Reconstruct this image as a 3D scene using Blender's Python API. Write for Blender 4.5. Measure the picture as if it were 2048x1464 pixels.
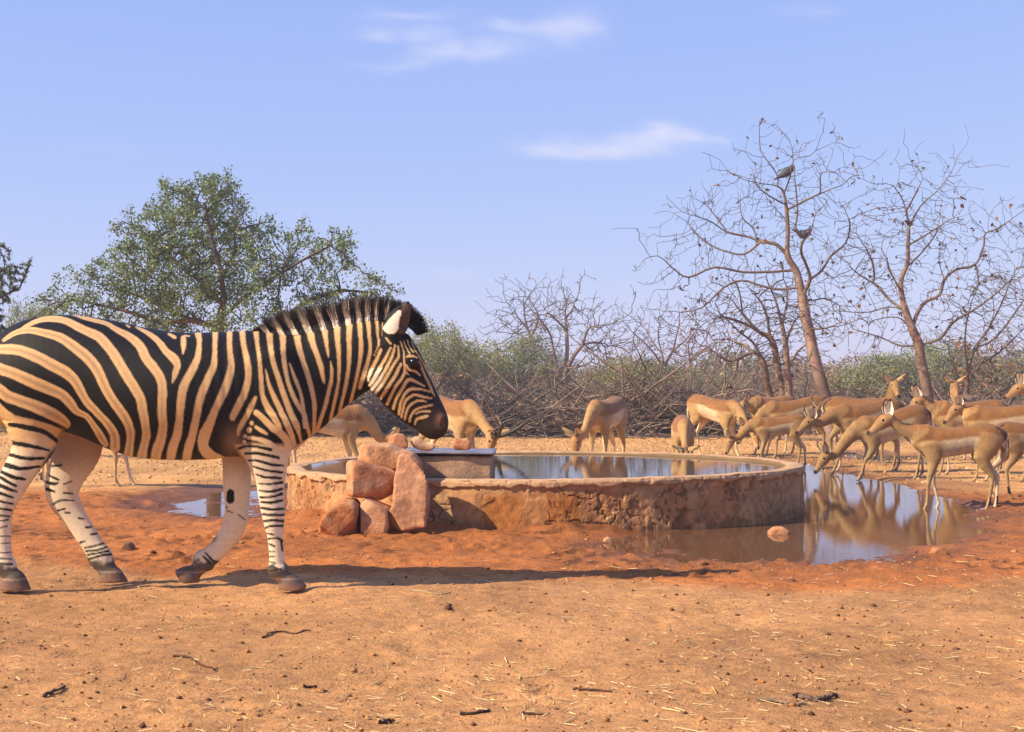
import bpy, math, random
import numpy as np
from mathutils import Vector, Matrix

R = math.radians
SC = bpy.context.scene
COL = SC.collection
for _o in list(bpy.data.objects):
    bpy.data.objects.remove(_o)

# ------------------------------------------------------------------ camera
FPX = 2800.0            # focal length in photo pixels (2048 wide)
HOR = 772.0             # horizon row in the photograph
CAMH = 1.0
PITCH = math.atan((HOR - 732.0) / FPX)
cam = bpy.data.cameras.new('camera')
cam.sensor_width = 36.0
cam.lens = FPX / 2048.0 * 36.0
cam.clip_start = 0.1
cam.clip_end = 3000.0
camo = bpy.data.objects.new('camera', cam)
camo.location = (0, 0, CAMH)
camo.rotation_euler = (math.pi / 2 + PITCH, 0, 0)
COL.objects.link(camo)
SC.camera = camo

SUN_EL = R(37.0)
SUN_DIR2 = R(21.0)      # heading the light travels to, measured from +X towards +Y
# ------------------------------------------------------------------ world
world = bpy.data.worlds.new('World')
SC.world = world
world.use_nodes = True
WN, WL = world.node_tree.nodes, world.node_tree.links
WN.clear()
w_out = WN.new('ShaderNodeOutputWorld')
w_bg = WN.new('ShaderNodeBackground')
w_sky = WN.new('ShaderNodeTexSky')
w_sky.sky_type = 'NISHITA'
w_sky.sun_disc = False
w_sky.sun_elevation = SUN_EL
# sun stands at the heading opposite to the light's travel
sun_vec = Vector((-math.cos(SUN_DIR2) * math.cos(SUN_EL), -math.sin(SUN_DIR2) * math.cos(SUN_EL), math.sin(SUN_EL)))
w_sky.sun_rotation = math.atan2(sun_vec.x, sun_vec.y)
w_sky.altitude = 900
w_sky.air_density = 1.1
w_sky.dust_density = 0.35
w_sky.ozone_density = 5.0
w_bg.inputs['Strength'].default_value = 0.125


def wmath(op, a, b=None, c=None):
    n = WN.new('ShaderNodeMath')
    n.operation = op
    for k, v in enumerate((a, b, c)):
        if v is None:
            continue
        if isinstance(v, (int, float)):
            n.inputs[k].default_value = v
        else:
            WL.new(v, n.inputs[k])
    return n.outputs[0]


w_tc = WN.new('ShaderNodeTexCoord')
w_sep = WN.new('ShaderNodeSeparateXYZ')
WL.new(w_tc.outputs['Generated'], w_sep.inputs[0])
w_noise = WN.new('ShaderNodeTexNoise')
w_noise.inputs['Scale'].default_value = 22.0
w_noise.inputs['Detail'].default_value = 5.0
w_noise.inputs['Roughness'].default_value = 0.55
w_map = WN.new('ShaderNodeMapping')
w_map.inputs['Scale'].default_value = (1, 1, 2.6)
WL.new(w_tc.outputs['Generated'], w_map.inputs[0])
WL.new(w_map.outputs[0], w_noise.inputs['Vector'])
w_nsep = WN.new('ShaderNodeSeparateColor')
WL.new(w_noise.outputs['Color'], w_nsep.inputs[0])
yy = wmath('MAXIMUM', w_sep.outputs[1], 0.05)
uu = wmath('DIVIDE', w_sep.outputs[0], yy)
vv = wmath('DIVIDE', w_sep.outputs[2], yy)
uu = wmath('ADD', uu, wmath('MULTIPLY', wmath('SUBTRACT', w_nsep.outputs[0], 0.5), 0.05))
vv = wmath('ADD', vv, wmath('MULTIPLY', wmath('SUBTRACT', w_nsep.outputs[1], 0.5), 0.024))
CLOUDS = [(1105, 288, 62, 15, .45), (1185, 302, 70, 15, .4), (1265, 290, 75, 18, .62), (1325, 264, 36, 16, .7),
          (1388, 280, 34, 13, .5), (1440, 283, 16, 9, .35), (1150, 50, 50, 26, .62), (1082, 58, 55, 20, .35),
          (1010, 48, 45, 12, .35), (890, 105, 55, 17, .6), (992, 100, 58, 19, .5), (825, 30, 60, 11, .45),
          (765, 62, 45, 11, .45), (872, 66, 40, 14, .42), (800, 126, 60, 10, .32), (1625, 15, 40, 11, .25),
          (915, 545, 45, 7, .22), (1125, 440, 30, 6, .15), (180, 300, 90, 10, .1)]
acc = None
for (cx, cy, rx, ry, s) in CLOUDS:
    a = wmath('MULTIPLY', wmath('SUBTRACT', uu, (cx - 1024) / FPX), FPX / rx)
    b = wmath('MULTIPLY', wmath('SUBTRACT', vv, (HOR - cy) / FPX), FPX / ry)
    g = wmath('MULTIPLY', wmath('EXPONENT', wmath('MULTIPLY', wmath('ADD', wmath('MULTIPLY', a, a), wmath('MULTIPLY', b, b)), -0.8)), s)
    acc = g if acc is None else wmath('ADD', acc, g)
acc = wmath('MULTIPLY', acc, wmath('MULTIPLY_ADD', w_nsep.outputs[2], 1.4, 0.1))
acc = wmath('MULTIPLY', wmath('MINIMUM', acc, 0.85), wmath('GREATER_THAN', w_sep.outputs[1], 0.06))
# photographic response of the sky: the camera flattens it, most of all in blue
w_rgb = WN.new('ShaderNodeSeparateColor')
WL.new(w_sky.outputs[0], w_rgb.inputs[0])
w_cmb = WN.new('ShaderNodeCombineColor')
for k, (gain, gam) in enumerate(((1.30, 0.50), (1.48, 0.40), (3.55, 0.10))):
    WL.new(wmath('MULTIPLY', wmath('POWER', w_rgb.outputs[k], gam), gain), w_cmb.inputs[k])
w_mix = WN.new('ShaderNodeMix')
w_mix.data_type = 'RGBA'
WL.new(acc, w_mix.inputs['Factor'])
WL.new(w_cmb.outputs[0], w_mix.inputs['A'])
w_mix.inputs['B'].default_value = (3.5, 3.55, 4.4, 1)
WL.new(w_mix.outputs['Result'], w_bg.inputs['Color'])
WL.new(w_bg.outputs[0], w_out.inputs['Surface'])

sun = bpy.data.lights.new('sun', 'SUN')
sun.energy = 4.4
sun.angle = R(0.6)
sun.color = (1.0, 0.86, 0.66)
suno = bpy.data.objects.new('sun', sun)
suno.rotation_euler = Vector(sun_vec).to_track_quat('Z', 'Y').to_euler()
suno.location = (-10, -6, 12)
COL.objects.link(suno)

SC.view_settings.view_transform = 'Standard'
SC.view_settings.look = 'None'
SC.view_settings.gamma = 1
SC.view_settings.exposure = 0.88
SC.view_settings.use_curve_mapping = False
SC.render.film_transparent = False
SC.cycles.max_bounces = 6
SC.cycles.diffuse_bounces = 3
SC.cycles.glossy_bounces = 3
SC.cycles.transparent_max_bounces = 6
SC.cycles.use_denoising = True


# ------------------------------------------------------------------ pixel -> place
def P(px, py, d):
    """point on the ray through a photo pixel, at forward distance d (metres)"""
    u = (px - 1024.0) / FPX
    v = (732.0 - py) / FPX
    fy = math.cos(PITCH) - v * math.sin(PITCH)
    fz = math.sin(PITCH) + v * math.cos(PITCH)
    k = d / fy
    return np.array((u * k, d, CAMH + fz * k))


def G(px, py, z=0.0):
    """where the ray through a photo pixel meets the level z"""
    v = (732.0 - py) / FPX
    fy = math.cos(PITCH) - v * math.sin(PITCH)
    fz = math.sin(PITCH) + v * math.cos(PITCH)
    k = (z - CAMH) / fz
    return np.array(((px - 1024.0) / FPX * k, fy * k, z))


# ------------------------------------------------------------------ noise
def _hash2(ix, iy, seed):
    h = (ix.astype(np.int64) * 374761393 + iy.astype(np.int64) * 668265263 + seed * 1442695041) & 0xffffffff
    h = ((h ^ (h >> 13)) * 1274126177) & 0xffffffff
    return ((h ^ (h >> 16)) & 0xffff) / 65535.0


def vnoise2(x, y, seed=0):
    ix, iy = np.floor(x), np.floor(y)
    fx, fy = x - ix, y - iy
    fx = fx * fx * fx * (fx * (fx * 6 - 15) + 10)
    fy = fy * fy * fy * (fy * (fy * 6 - 15) + 10)
    a = _hash2(ix, iy, seed); b = _hash2(ix + 1, iy, seed)
    c = _hash2(ix, iy + 1, seed); d = _hash2(ix + 1, iy + 1, seed)
    return (a * (1 - fx) + b * fx) * (1 - fy) + (c * (1 - fx) + d * fx) * fy - 0.5


def fbm2(x, y, scale, octv=4, seed=0, rough=0.5):
    r = 0; a = 1.0; s = 1.0 / scale
    for o in range(octv):
        r = r + a * vnoise2(x * s + 17.3 * o, y * s - 9.1 * o, seed + o)
        a *= rough; s *= 2.03
    return r


def vnoise3(p, scale, seed=0):
    q = np.asarray(p) / scale
    i = np.floor(q); f = q - i
    f = f * f * (3 - 2 * f)
    out = 0
    for dz in (0, 1):
        a = _hash2(i[:, 0], i[:, 1] + 131 * (i[:, 2] + dz), seed); b = _hash2(i[:, 0] + 1, i[:, 1] + 131 * (i[:, 2] + dz), seed)
        c = _hash2(i[:, 0], i[:, 1] + 1 + 131 * (i[:, 2] + dz), seed); d = _hash2(i[:, 0] + 1, i[:, 1] + 1 + 131 * (i[:, 2] + dz), seed)
        v = (a * (1 - f[:, 0]) + b * f[:, 0]) * (1 - f[:, 1]) + (c * (1 - f[:, 0]) + d * f[:, 0]) * f[:, 1]
        out = out + v * (f[:, 2] if dz else 1 - f[:, 2])
    return out - 0.5


def fbm3(p, scale, octv=3, seed=0):
    r = 0; a = 1.0
    for o in range(octv):
        r = r + a * vnoise3(np.asarray(p) + 3.7 * o, scale, seed + o)
        a *= 0.5; scale *= 0.5
    return r


# ------------------------------------------------------------------ mesh helpers
def mesh_np(name, verts, faces, mat=None, smooth=False, cols=None):
    """faces: (n,4) or (n,3) array or list of arrays of those; one colour per vertex"""
    me = bpy.data.meshes.new(name)
    verts = np.asarray(verts, dtype=np.float32)
    fl = faces if isinstance(faces, list) else [faces]
    fl = [np.asarray(f, dtype=np.int32) for f in fl if len(f)]
    nl = sum(f.size for f in fl)
    nf = sum(len(f) for f in fl)
    me.vertices.add(len(verts))
    me.vertices.foreach_set('co', verts.ravel())
    me.loops.add(nl)
    me.polygons.add(nf)
    me.loops.foreach_set('vertex_index', np.concatenate([f.ravel() for f in fl]))
    starts = []; s = 0
    for f in fl:
        starts.append(s + np.arange(len(f)) * f.shape[1]); s += f.size
    me.polygons.foreach_set('loop_start', np.concatenate(starts).astype(np.int32))
    if smooth:
        me.polygons.foreach_set('use_smooth', np.ones(nf, dtype=bool))
    if cols is not None:
        ca = me.color_attributes.new('Col', 'FLOAT_COLOR', 'POINT')
        c4 = np.ones((len(verts), 4), dtype=np.float32)
        c4[:, :cols.shape[1]] = cols
        ca.data.foreach_set('color', c4.ravel())
    me.update(calc_edges=True)
    me.validate()
    if mat is not None:
        me.materials.append(mat)
    return me


def link(name, me, parent=None, loc=None, rot=None, scale=None):
    o = bpy.data.objects.new(name, me)
    COL.objects.link(o)
    if parent is not None:
        o.parent = parent
    if loc is not None:
        o.location = loc
    if rot is not None:
        o.rotation_euler = rot
    if scale is not None:
        o.scale = scale if hasattr(scale, '__len__') else (scale,) * 3
    return o


def tag(o, label=None, cat=None, group=None, kind=None):
    if label: o['label'] = label
    if cat: o['category'] = cat
    if group: o['group'] = group
    if kind: o['kind'] = kind
    return o


def thing(name, label, cat, loc=(0, 0, 0), rotz=0.0, group=None):
    o = bpy.data.objects.new(name, None)
    o.empty_display_size = 0.2
    COL.objects.link(o)
    o.location = loc
    o.rotation_euler = (0, 0, rotz)
    return tag(o, label, cat, group)


def copy_tree(o, parent=None):
    c = o.copy()
    COL.objects.link(c)
    c.parent = parent
    for ch in o.children:
        copy_tree(ch, c)
    return c


# ------------------------------------------------------------------ materials
def new_mat(name):
    m = bpy.data.materials.new(name)
    m.use_nodes = True
    return m, m.node_tree.nodes, m.node_tree.links, m.node_tree.nodes['Principled BSDF']


def ramp(N, stops, interp='LINEAR'):
    n = N.new('ShaderNodeValToRGB')
    n.color_ramp.interpolation = interp
    el = n.color_ramp.elements
    while len(el) < len(stops):
        el.new(0.5)
    for e, (p, c) in zip(el, stops):
        e.position = p
        e.color = (*c, 1) if len(c) == 3 else c
    return n


def noise_node(N, L, scale, detail=4, rough=0.55, vec=None, dist=0.0):
    n = N.new('ShaderNodeTexNoise')
    n.inputs['Scale'].default_value = scale
    n.inputs['Detail'].default_value = detail
    n.inputs['Roughness'].default_value = rough
    n.inputs['Distortion'].default_value = dist
    if vec is not None:
        L.new(vec, n.inputs['Vector'])
    return n


def mixc(N, L, fac, a, b, mode='MIX'):
    n = N.new('ShaderNodeMix')
    n.data_type = 'RGBA'
    n.blend_type = mode
    for key, v in (('Factor', fac), ('A', a), ('B', b)):
        if isinstance(v, (int, float)):
            n.inputs[key].default_value = v
        elif isinstance(v, tuple):
            n.inputs[key].default_value = (*v, 1)
        else:
            L.new(v, n.inputs[key])
    return n.outputs['Result']


def vcol_mat(name, rough=0.8, var=0.25, vscale=30.0, bump=0.0, bscale=200.0, spec=0.3, sheen=0.0, stretch=None, trans=0.0):
    """colour comes from the mesh's own colour attribute, broken up by noise"""
    m, N, L, b = new_mat(name)
    at = N.new('ShaderNodeAttribute'); at.attribute_name = 'Col'
    tc = N.new('ShaderNodeTexCoord')
    vec = tc.outputs['Object']
    nz = noise_node(N, L, vscale, 5, 0.6, vec)
    r = ramp(N, [(0.25, (1 - var,) * 3), (0.75, (1 + var * 0.5,) * 3)])
    L.new(nz.outputs['Fac'], r.inputs[0])
    c = mixc(N, L, 1.0, at.outputs['Color'], r.outputs[0], 'MULTIPLY')
    L.new(c, b.inputs['Base Color'])
    b.inputs['Roughness'].default_value = rough
    b.inputs['Specular IOR Level'].default_value = spec
    if sheen:
        b.inputs['Sheen Weight'].default_value = sheen
        b.inputs['Sheen Roughness'].default_value = 0.5
    if trans:
        b.inputs['Transmission Weight'].default_value = 0
        ts = N.new('ShaderNodeBsdfTranslucent')
        L.new(c, ts.inputs['Color'])
        mx = N.new('ShaderNodeMixShader'); mx.inputs[0].default_value = trans
        L.new(b.outputs[0], mx.inputs[1]); L.new(ts.outputs[0], mx.inputs[2])
        L.new(mx.outputs[0], N['Material Output'].inputs['Surface'])
    if bump:
        v2 = vec
        if stretch:
            mp = N.new('ShaderNodeMapping'); mp.inputs['Scale'].default_value = stretch
            L.new(vec, mp.inputs[0]); v2 = mp.outputs[0]
        n2 = noise_node(N, L, bscale, 3, 0.6, v2)
        bp = N.new('ShaderNodeBump'); bp.inputs['Strength'].default_value = bump; bp.inputs['Distance'].default_value = 0.01
        L.new(n2.outputs['Fac'], bp.inputs['Height'])
        L.new(bp.outputs[0], b.inputs['Normal'])
    return m


M_FUR = vcol_mat('coat', rough=0.55, var=0.16, vscale=55, bump=0.3, bscale=260, spec=0.16, sheen=0.0, stretch=(0.5, 1, 1))
M_FURI = vcol_mat('tan_coat', rough=0.75, var=0.16, vscale=35, bump=0.2, bscale=220, spec=0.2, sheen=0.1)
M_HAIR = vcol_mat('mane_hair', rough=0.6, var=0.2, vscale=80, spec=0.3)
M_LEAF = vcol_mat('leaf', rough=0.55, var=0.25, vscale=3.0, spec=0.35, trans=0.25)
M_BARK = vcol_mat('bark', rough=0.9, var=0.4, vscale=9.0, bump=0.6, bscale=40, spec=0.1)
M_ROCK = vcol_mat('sandstone', rough=0.92, var=0.32, vscale=7.0, bump=0.7, bscale=45, spec=0.12)
M_HORN = vcol_mat('horn', rough=0.5, var=0.3, vscale=60, bump=0.5, bscale=120, spec=0.4)
M_FEATH = vcol_mat('feathers', rough=0.7, var=0.3, vscale=60, bump=0.3, bscale=150, spec=0.2)
M_STRAW = vcol_mat('straw', rough=0.6, var=0.2, vscale=20, spec=0.3)
M_EYE, _n, _l, _b = new_mat('eye_gloss')
_b.inputs['Base Color'].default_value = (0.006, 0.004, 0.003, 1)
_b.inputs['Roughness'].default_value = 0.22
_b.inputs['Specular IOR Level'].default_value = 0.3


# ------------------------------------------------------------------ implicit surfaces
def seg_field(p, a, b, fa, fb, lat, end=None):
    """elliptic cone between stations; p (...,3); f = (half height, half width)"""
    d = b - a
    L2 = float(d @ d)
    Ln = math.sqrt(L2) + 1e-9
    t = ((p - a) @ d) / (L2 + 1e-12)
    tc = np.clip(t, 0, 1)
    dh = d / Ln
    n = np.cross(dh, lat); nn = np.linalg.norm(n)
    n = n / (nn + 1e-9)
    l2 = np.cross(n, dh)
    rel = p - a
    rn = rel @ n
    rl = rel @ l2
    rt = (t - tc) * Ln
    h = fa[0] + (fb[0] - fa[0]) * tc
    w = fa[1] + (fb[1] - fa[1]) * tc
    m = np.minimum(h, w)
    e = m if end is None else end
    return (np.sqrt((rn / h) ** 2 + (rl / w) ** 2 + (rt / e) ** 2) - 1) * m


class Field:
    def __init__(self, lo, hi, res):
        self.lo = np.array(lo, dtype=np.float32); self.res = res
        self.n = np.ceil((np.array(hi) - self.lo) / res).astype(int) + 1
        self.v = np.full(self.n, 0.5, dtype=np.float32)
        self.ax = [self.lo[k] + np.arange(self.n[k]) * res for k in range(3)]

    def box(self, lo, hi):
        i0 = np.clip(np.floor((lo - self.lo) / self.res).astype(int), 0, self.n - 1)
        i1 = np.clip(np.ceil((hi - self.lo) / self.res).astype(int) + 1, 1, self.n)
        sl = tuple(slice(a, b) for a, b in zip(i0, i1))
        g = np.meshgrid(*[self.ax[k][sl[k]] for k in range(3)], indexing='ij')
        return sl, np.stack(g, -1).astype(np.float32)

    def chain(self, st, lat=(0, 1, 0), k=0.02, end=None):
        """st: list of (x,y,z,h,w)"""
        st = np.asarray(st, dtype=np.float64)
        lat = np.asarray(lat, dtype=np.float64)
        mr = max(st[:, 3].max(), st[:, 4].max()) + 2 * self.res + k
        slc, p = self.box(st[:, :3].min(0) - mr, st[:, :3].max(0) + mr)
        if p.size == 0:
            return
        tmp = np.full(p.shape[:3], 0.5, dtype=np.float32)
        for i in range(len(st) - 1):
            r = max(st[i, 3], st[i + 1, 3], st[i, 4], st[i + 1, 4]) + self.res * 2 + k
            lo = np.minimum(st[i, :3], st[i + 1, :3]) - r
            hi = np.maximum(st[i, :3], st[i + 1, :3]) + r
            o = np.array([s.start for s in slc])
            i0 = np.clip(np.floor((lo - self.lo) / self.res).astype(int) - o, 0, np.array(tmp.shape) - 1)
            i1 = np.clip(np.ceil((hi - self.lo) / self.res).astype(int) + 1 - o, 1, np.array(tmp.shape))
            s2 = tuple(slice(a, b) for a, b in zip(i0, i1))
            f = seg_field(p[s2], st[i, :3], st[i + 1, :3], st[i, 3:5], st[i + 1, 3:5], lat, end)
            tmp[s2] = np.minimum(tmp[s2], f)
        a = self.v[slc]
        if k > 0:
            h = np.maximum(k - np.abs(a - tmp), 0) / k
            self.v[slc] = np.minimum(a, tmp) - h * h * k * 0.25
        else:
            self.v[slc] = np.minimum(a, tmp)

    def mesh(self, smooth=2):
        return surface_nets(self.v, self.lo, self.res, smooth)


def surface_nets(v, lo, res, smooth=2):
    s = v < 0
    nx, ny, nz = v.shape
    c = np.zeros((nx - 1, ny - 1, nz - 1), dtype=np.int8)
    for dx in (0, 1):
        for dy in (0, 1):
            for dz in (0, 1):
                c += s[dx:nx - 1 + dx, dy:ny - 1 + dy, dz:nz - 1 + dz]
    act = np.argwhere((c > 0) & (c < 8))
    idx = np.full(c.shape, -1, dtype=np.int32)
    idx[act[:, 0], act[:, 1], act[:, 2]] = np.arange(len(act))
    pos = np.zeros((len(act), 3)); cnt = np.zeros(len(act))
    cor = [(0, 0, 0), (1, 0, 0), (0, 1, 0), (1, 1, 0), (0, 0, 1), (1, 0, 1), (0, 1, 1), (1, 1, 1)]
    for i in range(8):
        for ax in range(3):
            if cor[i][ax]:
                continue
            e = list(cor[i]); e[ax] = 1
            v0 = v[act[:, 0] + cor[i][0], act[:, 1] + cor[i][1], act[:, 2] + cor[i][2]]
            v1 = v[act[:, 0] + e[0], act[:, 1] + e[1], act[:, 2] + e[2]]
            cr = (v0 < 0) != (v1 < 0)
            t = np.where(cr, v0 / np.where(cr, v0 - v1, 1), 0)
            pt = np.tile(np.array(cor[i], dtype=float), (len(act), 1)); pt[:, ax] = t
            pos += pt * cr[:, None]; cnt += cr
    pos = (act + pos / cnt[:, None]) * res + lo
    quads = []
    for ax in range(3):
        u, w = [(1, 2), (2, 0), (0, 1)][ax]
        sl0 = [slice(None)] * 3; sl1 = [slice(None)] * 3
        sl0[ax] = slice(0, -1); sl1[ax] = slice(1, None)
        a, b = s[tuple(sl0)], s[tuple(sl1)]
        for flip in (False, True):
            e = np.argwhere((a & ~b) if not flip else (~a & b))
            e = e[(e[:, u] > 0) & (e[:, w] > 0) & (e[:, u] < v.shape[u] - 1) & (e[:, w] < v.shape[w] - 1)]
            if not len(e):
                continue
            q = []
            for du, dw in ((0, 0), (-1, 0), (-1, -1), (0, -1)):
                f = e.copy(); f[:, u] += du; f[:, w] += dw
                q.append(idx[f[:, 0], f[:, 1], f[:, 2]])
            q = np.stack(q, 1)
            quads.append(q[:, ::-1] if flip else q)
    quads = np.concatenate(quads)
    quads = quads[(quads >= 0).all(1)]
    for _ in range(smooth):
        acc = np.zeros_like(pos); n = np.zeros(len(pos))
        for k in range(4):
            for j in (1, 3):
                np.add.at(acc, quads[:, k], pos[quads[:, (k + j) % 4]]); np.add.at(n, quads[:, k], 1)
        pos = 0.5 * pos + 0.5 * acc / np.maximum(n, 1)[:, None]
    return pos, quads


def vnormals(v, q):
    n = np.cross(v[q[:, 2]] - v[q[:, 0]], v[q[:, 3]] - v[q[:, 1]])
    out = np.zeros_like(v)
    for k in range(4):
        np.add.at(out, q[:, k], n)
    return out / (np.linalg.norm(out, axis=1, keepdims=True) + 1e-12)


def poly_dist2(px, py, poly):
    """signed distance to a polygon (negative inside)"""
    poly = np.asarray(poly, dtype=float)
    d = np.full(px.shape, 1e9); ins = np.zeros(px.shape, dtype=bool)
    for i in range(len(poly)):
        a, b = poly[i], poly[(i + 1) % len(poly)]
        e = b - a
        t = np.clip(((px - a[0]) * e[0] + (py - a[1]) * e[1]) / (e @ e + 1e-12), 0, 1)
        dx, dy = px - a[0] - t * e[0], py - a[1] - t * e[1]
        d = np.minimum(d, dx * dx + dy * dy)
        c = ((a[1] > py) != (b[1] > py)) & (px < (b[0] - a[0]) * (py - a[1]) / (b[1] - a[1] + 1e-12) + a[0])
        ins ^= c
    d = np.sqrt(d)
    return np.where(ins, -d, d)


def stroke_mask(px, py, pts, soft=1.0):
    """1 inside a brush stroke of varying half width; pts (x,y,hw); also relative offset"""
    best = np.full(px.shape, 1e9); bw = np.ones(px.shape)
    pts = np.asarray(pts, dtype=float)
    x0, x1 = pts[:, 0].min() - 30, pts[:, 0].max() + 30
    y0, y1 = pts[:, 1].min() - 30, pts[:, 1].max() + 30
    sel = np.where((px > x0) & (px < x1) & (py > y0) & (py < y1))[0]
    if not len(sel):
        return np.zeros(px.shape), best
    X, Y = px[sel], py[sel]
    bb = np.full(len(sel), 1e9); ww = np.ones(len(sel))
    for i in range(len(pts) - 1):
        a, b = pts[i], pts[i + 1]
        e = b[:2] - a[:2]
        t = np.clip(((X - a[0]) * e[0] + (Y - a[1]) * e[1]) / (e @ e + 1e-9), 0, 1)
        dd = np.hypot(X - a[0] - t * e[0], Y - a[1] - t * e[1])
        w = a[2] + (b[2] - a[2]) * t
        k = dd - w < bb - ww
        bb = np.where(k, dd, bb); ww = np.where(k, w, ww)
    m = np.zeros(px.shape)
    m[sel] = np.clip((ww - bb) / soft + 0.5, 0, 1)
    rel = np.full(px.shape, 9.0); rel[sel] = bb / np.maximum(ww, 0.1)
    return m, rel


def catmull(pts, n=6):
    """smooth a station list"""
    pts = np.asarray(pts, dtype=float)
    out = []
    for i in range(len(pts) - 1):
        p0 = pts[max(i - 1, 0)]; p1 = pts[i]; p2 = pts[i + 1]; p3 = pts[min(i + 2, len(pts) - 1)]
        for k in range(n):
            t = k / n
            out.append(0.5 * ((2 * p1) + (-p0 + p2) * t + (2 * p0 - 5 * p1 + 4 * p2 - p3) * t * t + (-p0 + 3 * p1 - 3 * p2 + p3) * t ** 3))
    out.append(pts[-1])
    return np.array(out)


def zz(ox, oy, sc, pts):
    """points read off an enlarged crop -> photo pixels"""
    return [(ox + p[0] / sc, oy + p[1] / sc) + tuple(q / sc for q in p[2:]) for p in pts]

# ------------------------------------------------------------------ ground
TC = np.array((0.26, 11.80)); TR = 2.10; RIM = 0.345; WATER = 0.334
PUD = {
    'r': [G(*p)[:2] for p in [(1545, 915), (1600, 925), (1660, 940), (1720, 948), (1790, 962), (1850, 985), (1930, 1000), (1985, 1030), (1955, 1062),
                              (1875, 1084), (1770, 1106), (1600, 1120), (1420, 1112), (1290, 1102), (1195, 1086), (1240, 1062), (1400, 1040), (1500, 1000)]],
    'l': [G(*p)[:2] for p in [(265, 1005), (350, 978), (470, 966), (585, 968), (615, 1000), (565, 1030), (430, 1036), (330, 1030)]],
    'f': [G(*p)[:2] for p in [(1655, 908), (1740, 901), (1850, 906), (1880, 913), (1790, 921), (1700, 920)]],
}
PLEV = {'r': -0.019, 'l': -0.046, 'f': -0.026}


def sstep(a, b, x):
    t = np.clip((x - a) / (b - a), 0, 1)
    return t * t * (3 - 2 * t)


_rp = np.random.default_rng(5)
HOOF = []
for k in range(420):
    dd = _rp.uniform(4.3, 13.5)
    HOOF.append((_rp.uniform(-0.4, 0.4) * dd, dd, _rp.uniform(0.025, 0.06), _rp.uniform(0.003, 0.012)))


def ground_parts(x, y):
    wx = fbm2(x, y, 0.55, 4, 11) * 0.34
    wy = fbm2(x + 50, y, 0.55, 4, 12) * 0.34
    sd = {k: poly_dist2(x + wx, y + wy, np.array(v)) for k, v in PUD.items()}
    rt = np.hypot(x - TC[0], y - TC[1]) - TR
    return sd, rt


def ground_h(x, y, hoof=True):
    x = np.asarray(x, dtype=float); y = np.asarray(y, dtype=float)
    sd, rt = ground_parts(x, y)
    near = 1 - sstep(18, 40, y)
    mud = (1 - sstep(0.0, 1.5, np.abs(y - 10.4) - 2.3)) * near
    h = fbm2(x, y, 1.6, 3, 1) * 0.035 * near
    h += fbm2(x, y, 0.30, 3, 2) * (0.012 + 0.010 * mud) * near
    h += fbm2(x, y, 0.085, 3, 3, 0.62) * (0.009 + 0.007 * mud) * near
    clod = fbm2(x, y, 0.07, 3, 8)
    h += np.maximum(clod - 0.16, 0) * 0.06 * mud * sstep(-0.1, 0.25, fbm2(x, y, 0.9, 2, 18))
    h += fbm2(x, y, 14.0, 3, 4) * 0.25 * sstep(22, 60, y)
    # spoil heaped against the trough's foot
    h += 0.055 * np.exp(-(np.maximum(rt, 0) / 0.28) ** 2) * (0.7 + fbm2(x, y, 0.3, 3, 9)) * (x < 1.3)
    for k, s in sd.items():
        dep = 1 - sstep(-0.35, 0.22, s)
        h = h * (1 - 0.62 * dep) - 0.055 * dep
    if hoof:
        for (hx, hy, r, dp) in HOOF:
            m = (np.abs(x - hx) < 3 * r) & (np.abs(y - hy) < 3 * r)
            if m.any():
                q = ((x[m] - hx) / r) ** 2 + ((y[m] - hy) / (r * 1.25)) ** 2
                h[m] += -dp * np.exp(-q * 1.6) + dp * 0.5 * np.exp(-((np.sqrt(q) - 1.5) ** 2) * 5)
    return h


def gh(x, y):
    return float(ground_h(np.array([x]), np.array([y]), False)[0])


def axis(parts):
    out = [parts[0][0]]
    for (a, b, s0, s1) in parts:
        v = a; s = s0
        n = max(1, int(round((b - a) / (0.5 * (s0 + s1)))))
        t = np.linspace(0, 1, n + 1)[1:]
        w = s0 * t + 0.5 * (s1 - s0) * t * t
        out += list(a + (b - a) * w / w[-1])
    return np.array(out)


xh = axis([(0, 3.2, .022, .022), (3.2, 5.6, .03, .04), (5.6, 14, .06, 1.2), (14, 700, 2, 180)])
gx = np.concatenate([-xh[:0:-1], xh])
gy = np.concatenate([axis([(-60, 3.2, 14, .05)]), axis([(3.2, 9, .018, .02), (9, 14, .026, .03), (14, 34, .05, 1.2), (34, 60, 1.2, 3), (60, 900, 4, 200)])[1:]])
GX, GY = np.meshgrid(gx, gy, indexing='ij')
gxf, gyf = GX.ravel(), GY.ravel()
gz = ground_h(gxf, gyf)
nxg, nyg = len(gx), len(gy)
ii = np.arange(nxg * nyg).reshape(nxg, nyg)
gq = np.stack([ii[:-1, :-1], ii[1:, :-1], ii[1:, 1:], ii[:-1, 1:]], -1).reshape(-1, 4)
sdg, rtg = ground_parts(gxf, gyf)
n1 = fbm2(gxf, gyf, 1.1, 5, 21)
n2 = fbm2(gxf, gyf, 0.22, 4, 22)
n3 = fbm2(gxf, gyf, 0.05, 2, 23)
dry = np.array((0.53, 0.255, 0.092)); mudc = np.array((0.46, 0.155, 0.038)); wetc = np.array((0.17, 0.062, 0.020)); farc = np.array((0.60, 0.31, 0.105))
grass_c = np.array((0.42, 0.27, 0.11))
medge = fbm2(gxf, gyf * 2.0, 1.6, 3, 25) * 0.9
mud_m = sstep(7.0, 7.75, gyf + medge + 0.10 * gxf) * (1 - sstep(12.6, 14.2, gyf + medge * 0.8))
c = dry * (1 - mud_m[:, None]) + mudc * mud_m[:, None]
far_m = sstep(12.9, 14.5, gyf + medge * 0.8)[:, None]
c = c * (1 - far_m) + farc * far_m
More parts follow.
